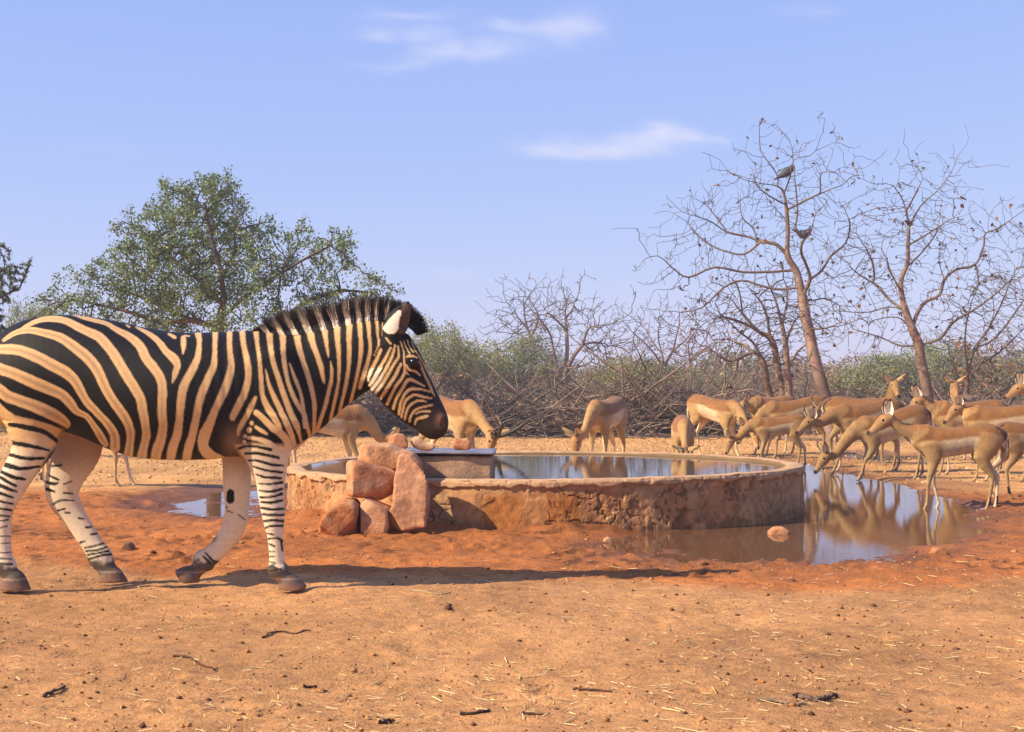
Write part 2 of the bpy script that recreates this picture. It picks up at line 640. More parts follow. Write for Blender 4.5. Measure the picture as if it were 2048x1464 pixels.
gr_m = (sstep(26, 36, gyf + n1 * 8) * 0.85)[:, None]
c = c * (1 - gr_m) + grass_c * gr_m
pn = np.clip(sstep(0.02, 0.4, n1 + 0.4 * n2), 0, 1)[:, None]
c = c * (1 - 0.22 * pn)
c = c * (1 + 0.30 * n2 + 0.22 * n3)[:, None]
# damp streak on the near left and dark droppings, plus hoof-hole shade painted into the soil
dung_hole_shade = sstep(0.10, 0.3, fbm2(gxf, gyf, 0.45, 3, 31)) * sstep(0.10, 0.26, fbm2(gxf, gyf * 0.8, 0.055, 2, 32)) * mud_m
c = c * (1 - 0.6 * dung_hole_shade)[:, None]
wet = np.zeros_like(gxf)
for k, s in sdg.items():
    wet = np.maximum(wet, 1 - sstep(-0.02, 0.30, s + 0.18 * n2))
wet = np.maximum(wet, 0.55 * (1 - sstep(0.1, 1.15, sdg['r'] + 0.7 * n1 + 0.35 * n2)))
wet = np.maximum(wet, 0.5 * (1 - sstep(0.0, 0.7, sdg['l'] + 0.6 * n1 + 0.3 * n2)))
wet = np.maximum(wet, 0.75 * (1 - sstep(0.05, 0.42, rtg + 0.3 * n2)) * sstep(-1.0, 0.2, gxf) * (gyf < 11.5))
c = c * (1 - wet[:, None] * 0.9) + wetc * wet[:, None] * 0.9
gcol = np.concatenate([np.clip(c, 0.01, 1), wet[:, None]], 1)

M_GROUND, N, L, B = new_mat('red_soil')
at = N.new('ShaderNodeAttribute'); at.attribute_name = 'Col'
tc = N.new('ShaderNodeTexCoord')
na = noise_node(N, L, 26, 6, 0.65, tc.outputs['Object'])
ra = ramp(N, [(0.28, (0.72, 0.70, 0.68)), (0.5, (1, 1, 1)), (0.72, (1.16, 1.17, 1.2))])
L.new(na.outputs['Fac'], ra.inputs[0])
cc = mixc(N, L, 1.0, at.outputs['Color'], ra.outputs[0], 'MULTIPLY')
nb = noise_node(N, L, 140, 3, 0.6, tc.outputs['Object'])
rb = ramp(N, [(0.30, (0.42, 0.36, 0.33)), (0.42, (1, 1, 1)), (0.60, (1, 1, 1)), (0.72, (1.4, 1.45, 1.5))])
L.new(nb.outputs['Fac'], rb.inputs[0])
cc = mixc(N, L, 0.8, cc, rb.outputs[0], 'MULTIPLY')
L.new(cc, B.inputs['Base Color'])
rr = N.new('ShaderNodeMapRange')
rr.inputs['To Min'].default_value = 0.95; rr.inputs['To Max'].default_value = 0.46
L.new(at.outputs['Alpha'], rr.inputs['Value'])
L.new(rr.outputs[0], B.inputs['Roughness'])
B.inputs['Specular IOR Level'].default_value = 0.2
bp1 = N.new('ShaderNodeBump'); bp1.inputs['Strength'].default_value = 0.8; bp1.inputs['Distance'].default_value = 0.02
nc = noise_node(N, L, 48, 5, 0.7, tc.outputs['Object'])
L.new(nc.outputs['Fac'], bp1.inputs['Height'])
L.new(bp1.outputs[0], B.inputs['Normal'])
tag(link('ground', mesh_np('ground', np.stack([gxf, gyf, gz], 1), gq, M_GROUND, True, gcol)), kind='structure')


# ------------------------------------------------------------------ water
def water_mat(name, base, wave, scale, rough=0.02):
    m, N, L, B = new_mat(name)
    B.inputs['Base Color'].default_value = (*base, 1)
    B.inputs['Roughness'].default_value = rough
    B.inputs['IOR'].default_value = 1.333
    B.inputs['Specular IOR Level'].default_value = 0.5
    tc = N.new('ShaderNodeTexCoord')
    mp = N.new('ShaderNodeMapping'); mp.inputs['Scale'].default_value = (1, 1.6, 1)
    L.new(tc.outputs['Object'], mp.inputs[0])
    n = noise_node(N, L, scale, 3, 0.5, mp.outputs[0], 0.3)
    b = N.new('ShaderNodeBump'); b.inputs['Strength'].default_value = wave; b.inputs['Distance'].default_value = 0.02
    L.new(n.outputs['Fac'], b.inputs['Height']); L.new(b.outputs[0], B.inputs['Normal'])
    return m


M_WTANK = water_mat('tank_water', (0.045, 0.045, 0.035), 0.035, 7.0)
M_WPUD = water_mat('puddle_water', (0.14, 0.065, 0.028), 0.022, 11.0, 0.04)


def disc(name, cx, cy, rx, ry, z, mat, n=96):
    a = np.linspace(0, 2 * math.pi, n, endpoint=False)
    v = [(0, 0, 0)] + [(rx * math.cos(t), ry * math.sin(t), 0) for t in a]
    f = np.array([(0, 1 + k, 1 + (k + 1) % n) for k in range(n)])
    return link(name, mesh_np(name, v, f, mat, True), loc=(cx, cy, z))


tag(disc('tank_water', TC[0], TC[1], TR - 0.06, TR - 0.06, WATER, M_WTANK), kind='structure')
for k, poly in PUD.items():
    a = np.array(poly)
    ce = 0.5 * (a.min(0) + a.max(0)); hf = 0.5 * (a.max(0) - a.min(0)) + 0.28
    x0, x1, y0, y1 = ce[0] - hf[0], ce[0] + hf[0], ce[1] - hf[1], ce[1] + hf[1]
    # water sheet only over the hollow: keep the cells that belong to the puddle
    gxs = np.arange(x0, x1, 0.06); gys = np.arange(y0, y1, 0.06)
    AX, AY = np.meshgrid(gxs, gys, indexing='ij')
    s, rt_ = ground_parts(AX.ravel() + 0.03, AY.ravel() + 0.03)
    keep = (s[k] < 0.14).reshape(AX.shape)[:-1, :-1]
    idm = np.arange(AX.size).reshape(AX.shape)
    q = np.stack([idm[:-1, :-1], idm[1:, :-1], idm[1:, 1:], idm[:-1, 1:]], -1)[keep]
    used = np.unique(q); rem = np.full(AX.size, -1); rem[used] = np.arange(len(used))
    vv_ = np.stack([AX.ravel()[used] - ce[0], AY.ravel()[used] - ce[1], np.zeros(len(used))], 1)
    tag(link('puddle', mesh_np('puddle', vv_, rem[q], M_WPUD, True), loc=(ce[0], ce[1], PLEV[k])), kind='structure')

# ------------------------------------------------------------------ round drinking trough
tank = thing('water_trough', 'low round cement water trough with cracked brown plaster wall', 'trough', (TC[0], TC[1], 0))
an = np.concatenate([np.linspace(math.pi, 2 * math.pi, 1500, endpoint=False), np.linspace(0, math.pi, 400, endpoint=False)])
NA = len(an)
prof = []
zs = np.concatenate([[-0.12, -0.05], np.linspace(0.0, 1.0, 58)])
for t in zs:
    prof.append(('o', t))
for t in np.linspace(0.1, 0.9, 7):
    prof.append(('t', t))
for t in np.linspace(1, -0.1, 9):
    prof.append(('i', t))
rows = []; cols = []
wall_base = np.array((0.46, 0.235, 0.10)); wall_grey = np.array((0.38, 0.225, 0.115)); brick = np.array((0.37, 0.15, 0.06)); rimc = np.array((0.50, 0.30, 0.16)); stain = np.array((0.34, 0.125, 0.03))
rimh = RIM + 0.010 * (fbm2(an * 2.1, an * 0, 0.5, 3, 41)) + 0.012 * np.cos(an - 0.1)
wob = 0.05 * np.cos(2 * an + 0.5) * 0.5 + 0.02 * np.cos(3 * an + 1)
ax_ = an * TR
for (kd, t) in prof:
    if kd == 'o':
        z = t * rimh if t > 0 else np.full(NA, t)
        zz_ = np.full(NA, t * 0.34)
        r = TR + wob + 0.012 * (1 - t)
        lump = fbm2(ax_, zz_, 0.16, 4, 42)
        fine = fbm2(ax_, zz_, 0.05, 3, 43)
        crack = np.abs(fbm2(ax_, zz_ * 1.3, 0.19, 3, 44))
        crk = 1 - sstep(0.0, 0.030, crack)
        crack2 = np.abs(fbm2(ax_, zz_, 0.085, 3, 54))
        crk = np.maximum(crk, 0.7 * (1 - sstep(0.0, 0.035, crack2)) * sstep(0.0, 0.2, fbm2(ax_, zz_, 0.45, 2, 55)))
        crk = crk * sstep(-0.25, 0.1, fbm2(ax_, zz_, 0.6, 2, 49))
        flake = sstep(0.0, 0.07, fbm2(ax_, zz_ * 0.8, 0.34, 4, 45) + 0.04)
        pit = sstep(0.10, 0.30, fbm2(ax_, zz_, 0.028, 3, 52)) * sstep(-0.05, 0.25, fbm2(ax_, zz_, 0.4, 3, 53))
        r = r + 0.006 * lump + 0.005 * fine - 0.016 * crk - 0.007 * flake - 0.010 * pit
        lip = sstep(0.86, 0.90, t + 0.10 * fbm2(ax_, zz_ * 0, 0.12, 3, 46))
        r = r + 0.020 * lip
        if t > 0.97:
            r = r - 0.012
        # where water slopped over, the plaster is stained orange
        cx = math.pi * 1.5
        pxa = 1024 + FPX * (TC[0] + TR * np.cos(an)) / (TC[1] + TR * np.sin(an))
        fr = (np.sin(an) < 0)
        st_ = (np.exp(-((pxa - 1000) / 42) ** 4) + np.exp(-((pxa - 1128) / 36) ** 4) + 0.5 * np.exp(-((pxa - 1060) / 60) ** 2)) * fr
        st_ = np.clip(st_ * (1 - sstep(0.55, 0.95, t + 0.25 * lump)), 0, 1)
        cc_ = wall_base * (1 - flake[:, None] * 0.6) + brick * flake[:, None] * 0.6
        gm = sstep(0.0, 0.2, fbm2(ax_, zz_, 0.5, 3, 47))[:, None]
        cc_ = cc_ * (1 - 0.6 * gm) + wall_grey * 0.6 * gm
        cc_ = cc_ * (1 - 0.55 * np.maximum(crk, 0.8 * pit))[:, None]
        cc_ = cc_ * (1 - st_[:, None] * 0.9) + stain * st_[:, None] * 0.9
        damp = (1 - sstep(0.0, 0.22, t + 0.3 * fine))[:, None] * 0.5
        cc_ = cc_ * (1 - damp) + np.array((0.22, 0.09, 0.035)) * damp
        cc_ = cc_ * (1 + 0.3 * fine + 0.25 * lump)[:, None]
        lp = lip[:, None]
        cc_ = cc_ * (1 - 0.8 * lp) + rimc * 0.8 * lp
    elif kd == 't':
        r = TR + wob + 0.014 - t * 0.15
        z = rimh + 0.006 * fbm2(ax_, np.full(NA, t), 0.1, 3, 48) + 0.006 * math.sin(math.pi * t)
        cc_ = rimc * (1 + 0.4 * fbm2(ax_, np.full(NA, t * 0.15), 0.09, 3, 50))[:, None]
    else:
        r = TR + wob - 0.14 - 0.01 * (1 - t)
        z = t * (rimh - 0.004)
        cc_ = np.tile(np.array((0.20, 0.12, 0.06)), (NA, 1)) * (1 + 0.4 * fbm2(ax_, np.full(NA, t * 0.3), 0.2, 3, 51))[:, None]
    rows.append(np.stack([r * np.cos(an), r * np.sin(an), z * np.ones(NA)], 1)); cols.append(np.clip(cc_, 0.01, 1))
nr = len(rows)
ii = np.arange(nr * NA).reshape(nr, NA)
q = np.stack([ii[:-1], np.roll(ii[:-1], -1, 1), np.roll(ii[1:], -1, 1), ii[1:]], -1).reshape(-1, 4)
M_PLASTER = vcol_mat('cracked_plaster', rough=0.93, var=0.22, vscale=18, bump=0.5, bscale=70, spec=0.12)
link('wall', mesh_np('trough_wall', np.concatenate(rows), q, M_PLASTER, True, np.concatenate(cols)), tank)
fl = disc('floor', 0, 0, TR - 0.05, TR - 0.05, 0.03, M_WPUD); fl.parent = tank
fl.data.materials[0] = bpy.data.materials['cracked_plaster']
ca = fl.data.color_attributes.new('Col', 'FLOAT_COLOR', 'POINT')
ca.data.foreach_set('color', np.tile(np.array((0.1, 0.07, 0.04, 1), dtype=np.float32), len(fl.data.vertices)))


# ------------------------------------------------------------------ rough blocks and stones
def noisy_field(lo, hi, res, fn, amp, sc, seed, smooth=2):
    lo = np.array(lo) - 3 * res - amp; hi = np.array(hi) + 3 * res + amp
    F = Field(lo, hi, res)
    g = np.stack(np.meshgrid(*F.ax, indexing='ij'), -1).reshape(-1, 3)
    v = fn(g) + amp * fbm3(g, sc, 4, seed)
    F.v = v.reshape(F.n).astype(np.float32)
    return F.mesh(smooth)


def rbox(g, lo, hi, r):
    c = 0.5 * (np.array(lo) + np.array(hi)); h = 0.5 * (np.array(hi) - np.array(lo)) - r
    q = np.abs(g - c) - h
    return np.linalg.norm(np.maximum(q, 0), axis=1) + np.minimum(q.max(1), 0) - r


def stone(name, label, outline, d, thick, lean=0.0, res=0.012, r=0.008, amp=0.03, seed=0, col=(0.50, 0.235, 0.11), twist=0.0, cat='stone', group=None, taper=0.0):
    w = np.array([P(x, y, d) for (x, y) in outline])
    poly = w[:, [0, 2]]
    z0 = poly[:, 1].min()
    ce = poly.mean(0)

    def fn(g):
        yc = d + thick / 2 + lean * (g[:, 2] - z0) + twist * (g[:, 0] - ce[0])
        s2 = poly_dist2(g[:, 0], g[:, 2], poly) + r + taper * np.maximum(g[:, 1] - d, 0)
        sy = np.abs(g[:, 1] - yc) - thick / 2 + r
        q = np.stack([s2, sy], 1)
        base_f = np.linalg.norm(np.maximum(q, 0), axis=1) + np.minimum(q.max(1), 0) - r
        # a few cleft faces knock the corners off
        rs = np.random.default_rng(900 + seed)
        cc0 = np.array((ce[0], d + thick / 2 + lean * (ce[1] - z0), ce[1]))
        ext = 0.5 * np.array((poly[:, 0].max() - poly[:, 0].min(), thick, poly[:, 1].max() - z0))
        for _k in range(7):
            nv = rs.normal(size=3); nv /= np.linalg.norm(nv)
            off = np.sqrt(((nv * ext) ** 2).sum()) * rs.uniform(1.02, 1.2)
            base_f = np.maximum(base_f, (g - cc0) @ nv - off)
        return base_f

    H = poly[:, 1].max() - z0
    W = 0.5 * (poly[:, 0].max() - poly[:, 0].min())
    lo = (poly[:, 0].min(), d + min(0, lean * H) - abs(twist) * W, z0)
    hi = (poly[:, 0].max(), d + thick + max(0, lean * H) + abs(twist) * W, poly[:, 1].max())
    v, q = noisy_field(lo, hi, res, fn, amp, 0.22, 100 + seed, 1)
    base = np.array(col)
    n_a = fbm3(v, 0.16, 4, 200 + seed); n_b = fbm3(v, 0.035, 3, 210 + seed)
    c = base * (1 + 0.55 * n_a + 0.4 * n_b)[:, None]
    pale = sstep(0.1, 0.4, fbm3(v, 0.11, 3, 220 + seed))[:, None]
    c = c * (1 - 0.5 * pale) + np.array((0.58, 0.36, 0.20)) * 0.5 * pale
    dirt = (1 - sstep(0.0, 0.10, v[:, 2] - z0 + 0.06 * n_a))[:, None] * 0.4
    c = c * (1 - dirt) + mudc * dirt
    o = np.array((ce[0], d + thick / 2, z0))
    ob = link(name, mesh_np(name, v - o, q, M_ROCK, True, np.clip(c, 0.02, 1)), loc=o)
    return tag(ob, label, cat, group)


def Z5(pts):
    return zz(560, 780, 3.793, pts)


stone('stone_slab', 'tall upright sandstone slab leaning against the trough wall', Z5([(872, 500), (930, 470), (1000, 500), (1070, 590), (1112, 625), (1118, 1068), (960, 1080), (795, 1100), (778, 1060), (800, 960), (855, 880), (858, 640)]), 9.42, 0.17, lean=0.28, seed=1, col=(0.52, 0.25, 0.125), amp=0.035)
stone('stone_block', 'squared reddish sandstone block propped between the upright slab and wall', Z5([(488, 560), (520, 540), (600, 555), (760, 600), (866, 650), (850, 800), (745, 862), (640, 825), (490, 805), (500, 700)]), 9.52, 0.26, lean=0.10, seed=2, col=(0.52, 0.22, 0.10), twist=0.25, amp=0.025)
stone('stone_slab', 'long pale sandstone slab lying flat on top of the stacked stones', Z5([(578, 540), (612, 420), (700, 405), (820, 418), (900, 462), (1000, 488), (1060, 548), (1066, 604), (860, 606), (720, 572)]), 9.78, 0.34, lean=0.0, seed=3, col=(0.56, 0.29, 0.14), amp=0.03)
stone('stone', 'small rounded stone wedged low under the squared block', Z5([(598, 880), (640, 832), (700, 850), (822, 910), (812, 970), (800, 1140), (630, 1140), (605, 940)]), 9.42, 0.24, seed=4, col=(0.52, 0.25, 0.12), amp=0.03)
stone('stone', 'brown mud covered boulder at the foot of the stacked stones', Z5([(250, 1180), (300, 1010), (330, 965), (400, 905), (470, 860), (540, 865), (572, 895), (570, 1000), (590, 1180)]), 9.38, 0.34, seed=5, col=(0.36, 0.14, 0.055), amp=0.04)
# the cement float chamber that stands in the trough
v, q = noisy_field((-1.00, 10.12, -0.05), (-0.135, 10.80, 0.495), 0.016, lambda g: rbox(g, (-1.00, 10.12, -0.05), (-0.135, 10.80, 0.495), 0.02), 0.018, 0.2, 71, 1)
na_ = fbm3(v, 0.2, 4, 72)
c_ = np.array((0.44, 0.26, 0.145)) * (1 + 0.5 * na_ + 0.3 * fbm3(v, 0.04, 2, 73))[:, None]
wl = (1 - sstep(0.30, 0.37, v[:, 2] + 0.05 * na_))[:, None]
c_ = c_ * (1 - 0.65 * wl) + np.array((0.06, 0.045, 0.03)) * 0.65 * wl
o_ = np.array((-0.68, 10.46, -0.05))
ch = link('float_chamber', mesh_np('float_chamber', v - o_, q, M_PLASTER, True, np.clip(c_, 0.01, 1)), loc=o_)
tag(ch, 'rough cement box standing in the water beside the stacked stones', 'cement box')
M_SHEET, N, L, B = new_mat('weathered_sheet')
tc = N.new('ShaderNodeTexCoord')
nz = noise_node(N, L, 9, 5, 0.6, tc.outputs['Object'])
rp = ramp(N, [(0.35, (0.16, 0.10, 0.07)), (0.65, (0.36, 0.33, 0.33))])
L.new(nz.outputs['Fac'], rp.inputs[0]); L.new(rp.outputs[0], B.inputs['Base Color'])
B.inputs['Metallic'].default_value = 0.5; B.inputs['Roughness'].default_value = 0.38
nxs, nys = 30, 16
AX, AY = np.meshgrid(np.linspace(-1.0, -0.118, nxs), np.linspace(10.09, 10.83, nys), indexing='ij')
AZ = 0.509 + 0.006 * np.sin(AX * 5) + 0.004 * np.sin(AY * 9 + AX * 3)
top = np.stack([AX, AY, AZ + 0.012], -1).reshape(-1, 3); bot = np.stack([AX, AY, AZ], -1).reshape(-1, 3)
idm = np.arange(nxs * nys).reshape(nxs, nys)
qt = np.stack([idm[:-1, :-1], idm[1:, :-1], idm[1:, 1:], idm[:-1, 1:]], -1).reshape(-1, 4)
ring = np.concatenate([idm[:, 0], idm[-1, 1:], idm[-2::-1, -1], idm[0, -2:0:-1]])
qs = np.stack([ring + nxs * nys, np.roll(ring, -1) + nxs * nys, np.roll(ring, -1), ring], 1)
o_ = np.array((-0.56, 10.46, 0.509))
tag(link('cover_sheet', mesh_np('cover_sheet', np.concatenate([top, bot]) - o_, [qt, qt[:, ::-1] + nxs * nys, qs], M_SHEET), loc=o_),
    'thin weathered metal sheet covering the cement box under three stones', 'metal sheet')
stone('stone', 'round reddish stone on the metal sheet, beside the flat slab', Z5([(806, 400), (815, 345), (880, 322), (940, 330), (972, 370), (972, 440), (930, 462), (840, 452)]), 10.20, 0.20, seed=6, col=(0.50, 0.21, 0.10), amp=0.022, taper=0.3)
stone('stone', 'pale broken stone on the metal sheet below the zebra muzzle', Z5([(975, 375), (1010, 330), (1060, 340), (1110, 385), (1150, 395), (1168, 380), (1195, 430), (1150, 466), (1060, 468), (990, 440)]), 10.22, 0.20, seed=7, col=(0.58, 0.34, 0.20), amp=0.022, taper=0.3)
stone('stone', 'flat topped reddish stone at the open end of the metal sheet', Z5([(1290, 385), (1330, 360), (1420, 365), (1452, 395), (1445, 450), (1390, 466), (1310, 460)]), 10.25, 0.20, seed=8, col=(0.54, 0.24, 0.12), amp=0.022, taper=0.3)
stone('stone', 'small reddish stone lying in the puddle under the trough wall', [(1540, 1064), (1550, 1057), (1566, 1056), (1578, 1063), (1580, 1078), (1538, 1078)], 9.62, 0.08, seed=9, res=0.008, amp=0.012, r=0.01)
stone('stone', 'lone reddish stone on the trampled soil before the puddle', [(1864, 1108), (1872, 1097), (1888, 1096), (1896, 1103), (1900, 1122), (1862, 1122)], 8.25, 0.08, seed=10, res=0.007, amp=0.012, r=0.01, col=(0.45, 0.2, 0.09))
stone('stone', 'pale pebble in the mud at the front of the trough wall', [(1208, 1080), (1216, 1075), (1225, 1079), (1227, 1092), (1206, 1092)], 9.12, 0.06, seed=11, res=0.006, amp=0.008, r=0.008, col=(0.42, 0.24, 0.13))
stone('stone', 'dark stone on the bare soil between the zebra legs', [(240, 1098), (246, 1088), (258, 1086), (266, 1094), (268, 1112), (238, 1112)], 8.55, 0.07, seed=12, res=0.007, amp=0.01, r=0.01, col=(0.14, 0.08, 0.05))

# ------------------------------------------------------------------ zebra
ZD = 7.0


def zst(stations, lat_y):
    """(px, py, half height px, half width m) -> world stations, at the leg's own distance"""
    out = []
    for (x, y, h, w) in catmull(stations, 4):
        p = P(x, y, ZD + lat_y)
        out.append((p[0], p[1], p[2], max(h, 1.0) * (ZD + lat_y) / FPX, max(w, 0.004)))
    return out


def build_zebra():
    lo = np.array((P(-75, 0, ZD)[0], ZD - 0.42, -0.03)); hi = np.array((P(915, 0, ZD)[0], ZD + 0.42, 1.50))
    F = Field(lo, hi, 0.0058)
    torso = [(2, 774, 78, .19), (45, 762, 108, .245), (95, 750, 117, .275), (150, 748, 117, .285), (215, 763, 122, .295), (290, 786, 129, .315), (370, 793, 127, .315), (440, 790, 126, .285), (505, 785, 121, .235), (560, 795, 108, .18)]
    F.chain(zst(torso, 0.0), k=0.0, end=0.13)
    neck = [(500, 796, 112, .20), (548, 788, 112, .175), (590, 772, 102, .145), (633, 749, 89, .118), (677, 729, 78, .10), (724, 707, 68, .088), (762, 690, 56, .078), (785, 684, 43, .07)]
    F.chain(zst(neck, 0.0), k=0.06)
    head = [(779, 692, 46, .088), (789, 722, 54, .100), (803, 762, 57, .098), (829, 800, 50, .078), (853, 828, 39, .062), (866, 847, 33, .060), (869, 857, 26, .055)]
    F.chain(zst(head, 0.0), k=0.03, end=0.055)
    # jowl, brow, nostril bulges
    for sy in (-1, 1):
        F.chain(zst([(768, 748, 34, .03), (776, 772, 34, .03)], 0.07 * sy), k=0.03)
        F.chain(zst([(822, 712, 17, .022), (832, 728, 17, .022)], 0.077 * sy), k=0.025)
        F.chain(zst([(884, 838, 10, .02), (880, 856, 12, .02)], 0.040 * sy), k=0.02)
        # shoulder and haunch muscle
        F.chain(zst([(520, 730, 55, .05), (552, 800, 62, .07), (560, 850, 60, .08)], 0.15 * sy), k=0.05)
        F.chain(zst([(85, 720, 70, .06), (82, 775, 85, .08), (78, 820, 70, .08)], 0.16 * sy), k=0.06)
    nh = [(78, 800, 80, .10), (68, 845, 57, .09), (69, 885, 44, .075), (48, 926, 34, .058), (30, 957, 31, .05), (17, 984, 29, .046), (8, 1012, 22, .040), (5, 1040, 19, .033), (5, 1078, 17, .030), (7, 1108, 17, .031), (9, 1126, 22, .039), (16, 1142, 19, .035), (22, 1150, 18, .036), (27, 1160, 25, .046), (29, 1181, 33, .058)]
    F.chain(zst(nh, -0.14), k=0.03, end=0.02)
    fh = [(140, 800, 80, .10), (158, 860, 52, .085), (152, 905, 48, .07), (134, 945, 39, .055), (124, 978, 35, .046), (130, 1003, 30, .042), (148, 1032, 24, .034), (170, 1066, 22, .030), (188, 1094, 21, .031), (201, 1115, 25, .039), (211, 1132, 20, .035), (216, 1142, 19, .036), (221, 1152, 25, .046), (227, 1172, 31, .057)]
    F.chain(zst(fh, 0.14), k=0.03, end=0.02)
    ff = [(482, 850, 52, .09), (474, 915, 30, .062), (474, 970, 28, .052), (474, 1012, 24, .047), (471, 1042, 24, .048), (460, 1068, 22, .042), (440, 1094, 20, .033), (422, 1112, 19, .032), (408, 1122, 24, .039), (398, 1135, 16, .032), (389, 1144, 16, .034), (382, 1150, 23, .045), (372, 1160, 29, .052)]
    F.chain(zst(ff, 0.12), k=0.03, end=0.02)
    nf = [(545, 830, 72, .10), (535, 885, 54, .085), (537, 925, 41, .068), (541, 960, 30, .054), (542, 995, 25, .048), (546, 1022, 24, .047), (548, 1048, 20, .044), (551, 1075, 16, .034), (553, 1108, 15, .030), (554, 1126, 16, .032), (556, 1139, 21, .039), (565, 1152, 16, .034), (571, 1159, 16, .035), (577, 1166, 23, .044), (586, 1184, 30, .056)]
    F.chain(zst(nf, -0.13), k=0.03, end=0.02)
    # tail, mostly out of the picture
    F.chain(zst([(-12, 705, 14, .03), (-30, 740, 12, .028), (-40, 800, 9, .022), (-42, 870, 8, .02), (-42, 940, 12, .03), (-40, 1000, 6, .012)], 0.0), k=0.03)
    # ears
    F.chain(zst([(789, 671, 15, .028), (790, 652, 24, .032), (801, 632, 21, .025), (811, 616, 13, .015), (817, 605, 4, .007)], -0.062), k=0.015)
    F.chain(zst([(797, 664, 12, .026), (802, 648, 17, .030), (812, 630, 15, .022), (819, 618, 9, .014), (822, 610, 4, .007)], 0.072), k=0.015)
    # soles stay flat on the soil
    zg = F.ax[2]
    F.v = np.maximum(F.v, -(zg - 0.004)[None, None, :].astype(np.float32))
    # open the ear shells and dent the nostrils / mouth line
    for sy, off in ((-1, 0), (1, 7)):
        sl, p = F.box(P(770, 690, ZD) + np.array((0, -.2, -.05)), P(840, 590, ZD) + np.array((0, .2, .05)))
        a = P(809 + off, 650, ZD + sy * .085); b = P(818 + off, 618, ZD + sy * .085)
        f = seg_field(p, a, b, (0.028, 0.020), (0.012, 0.010), np.array((0, 1.0, 0)))
        F.v[sl] = np.maximum(F.v[sl], -f.astype(np.float32))
        sl, p = F.box(P(860, 870, ZD) + np.array((0, -.2, -.05)), P(910, 820, ZD) + np.array((0, .2, .05)))
        f = seg_field(p, P(889, 838, ZD + sy * .062), P(884, 850, ZD + sy * .062), (0.012, 0.012), (0.010, 0.012), np.array((0, 1.0, 0)))
        F.v[sl] = np.maximum(F.v[sl], -f.astype(np.float32))
    return F.mesh(2)


Z1 = lambda pts: zz(0, 560, 4.066, pts)
Z2 = lambda pts: zz(400, 560, 3.852, pts)
Z3 = lambda pts: zz(0, 860, 4.066, pts)
Z4 = lambda pts: zz(320, 860, 4.066, pts)
ZH = lambda pts: zz(720, 580, 4.575, pts)

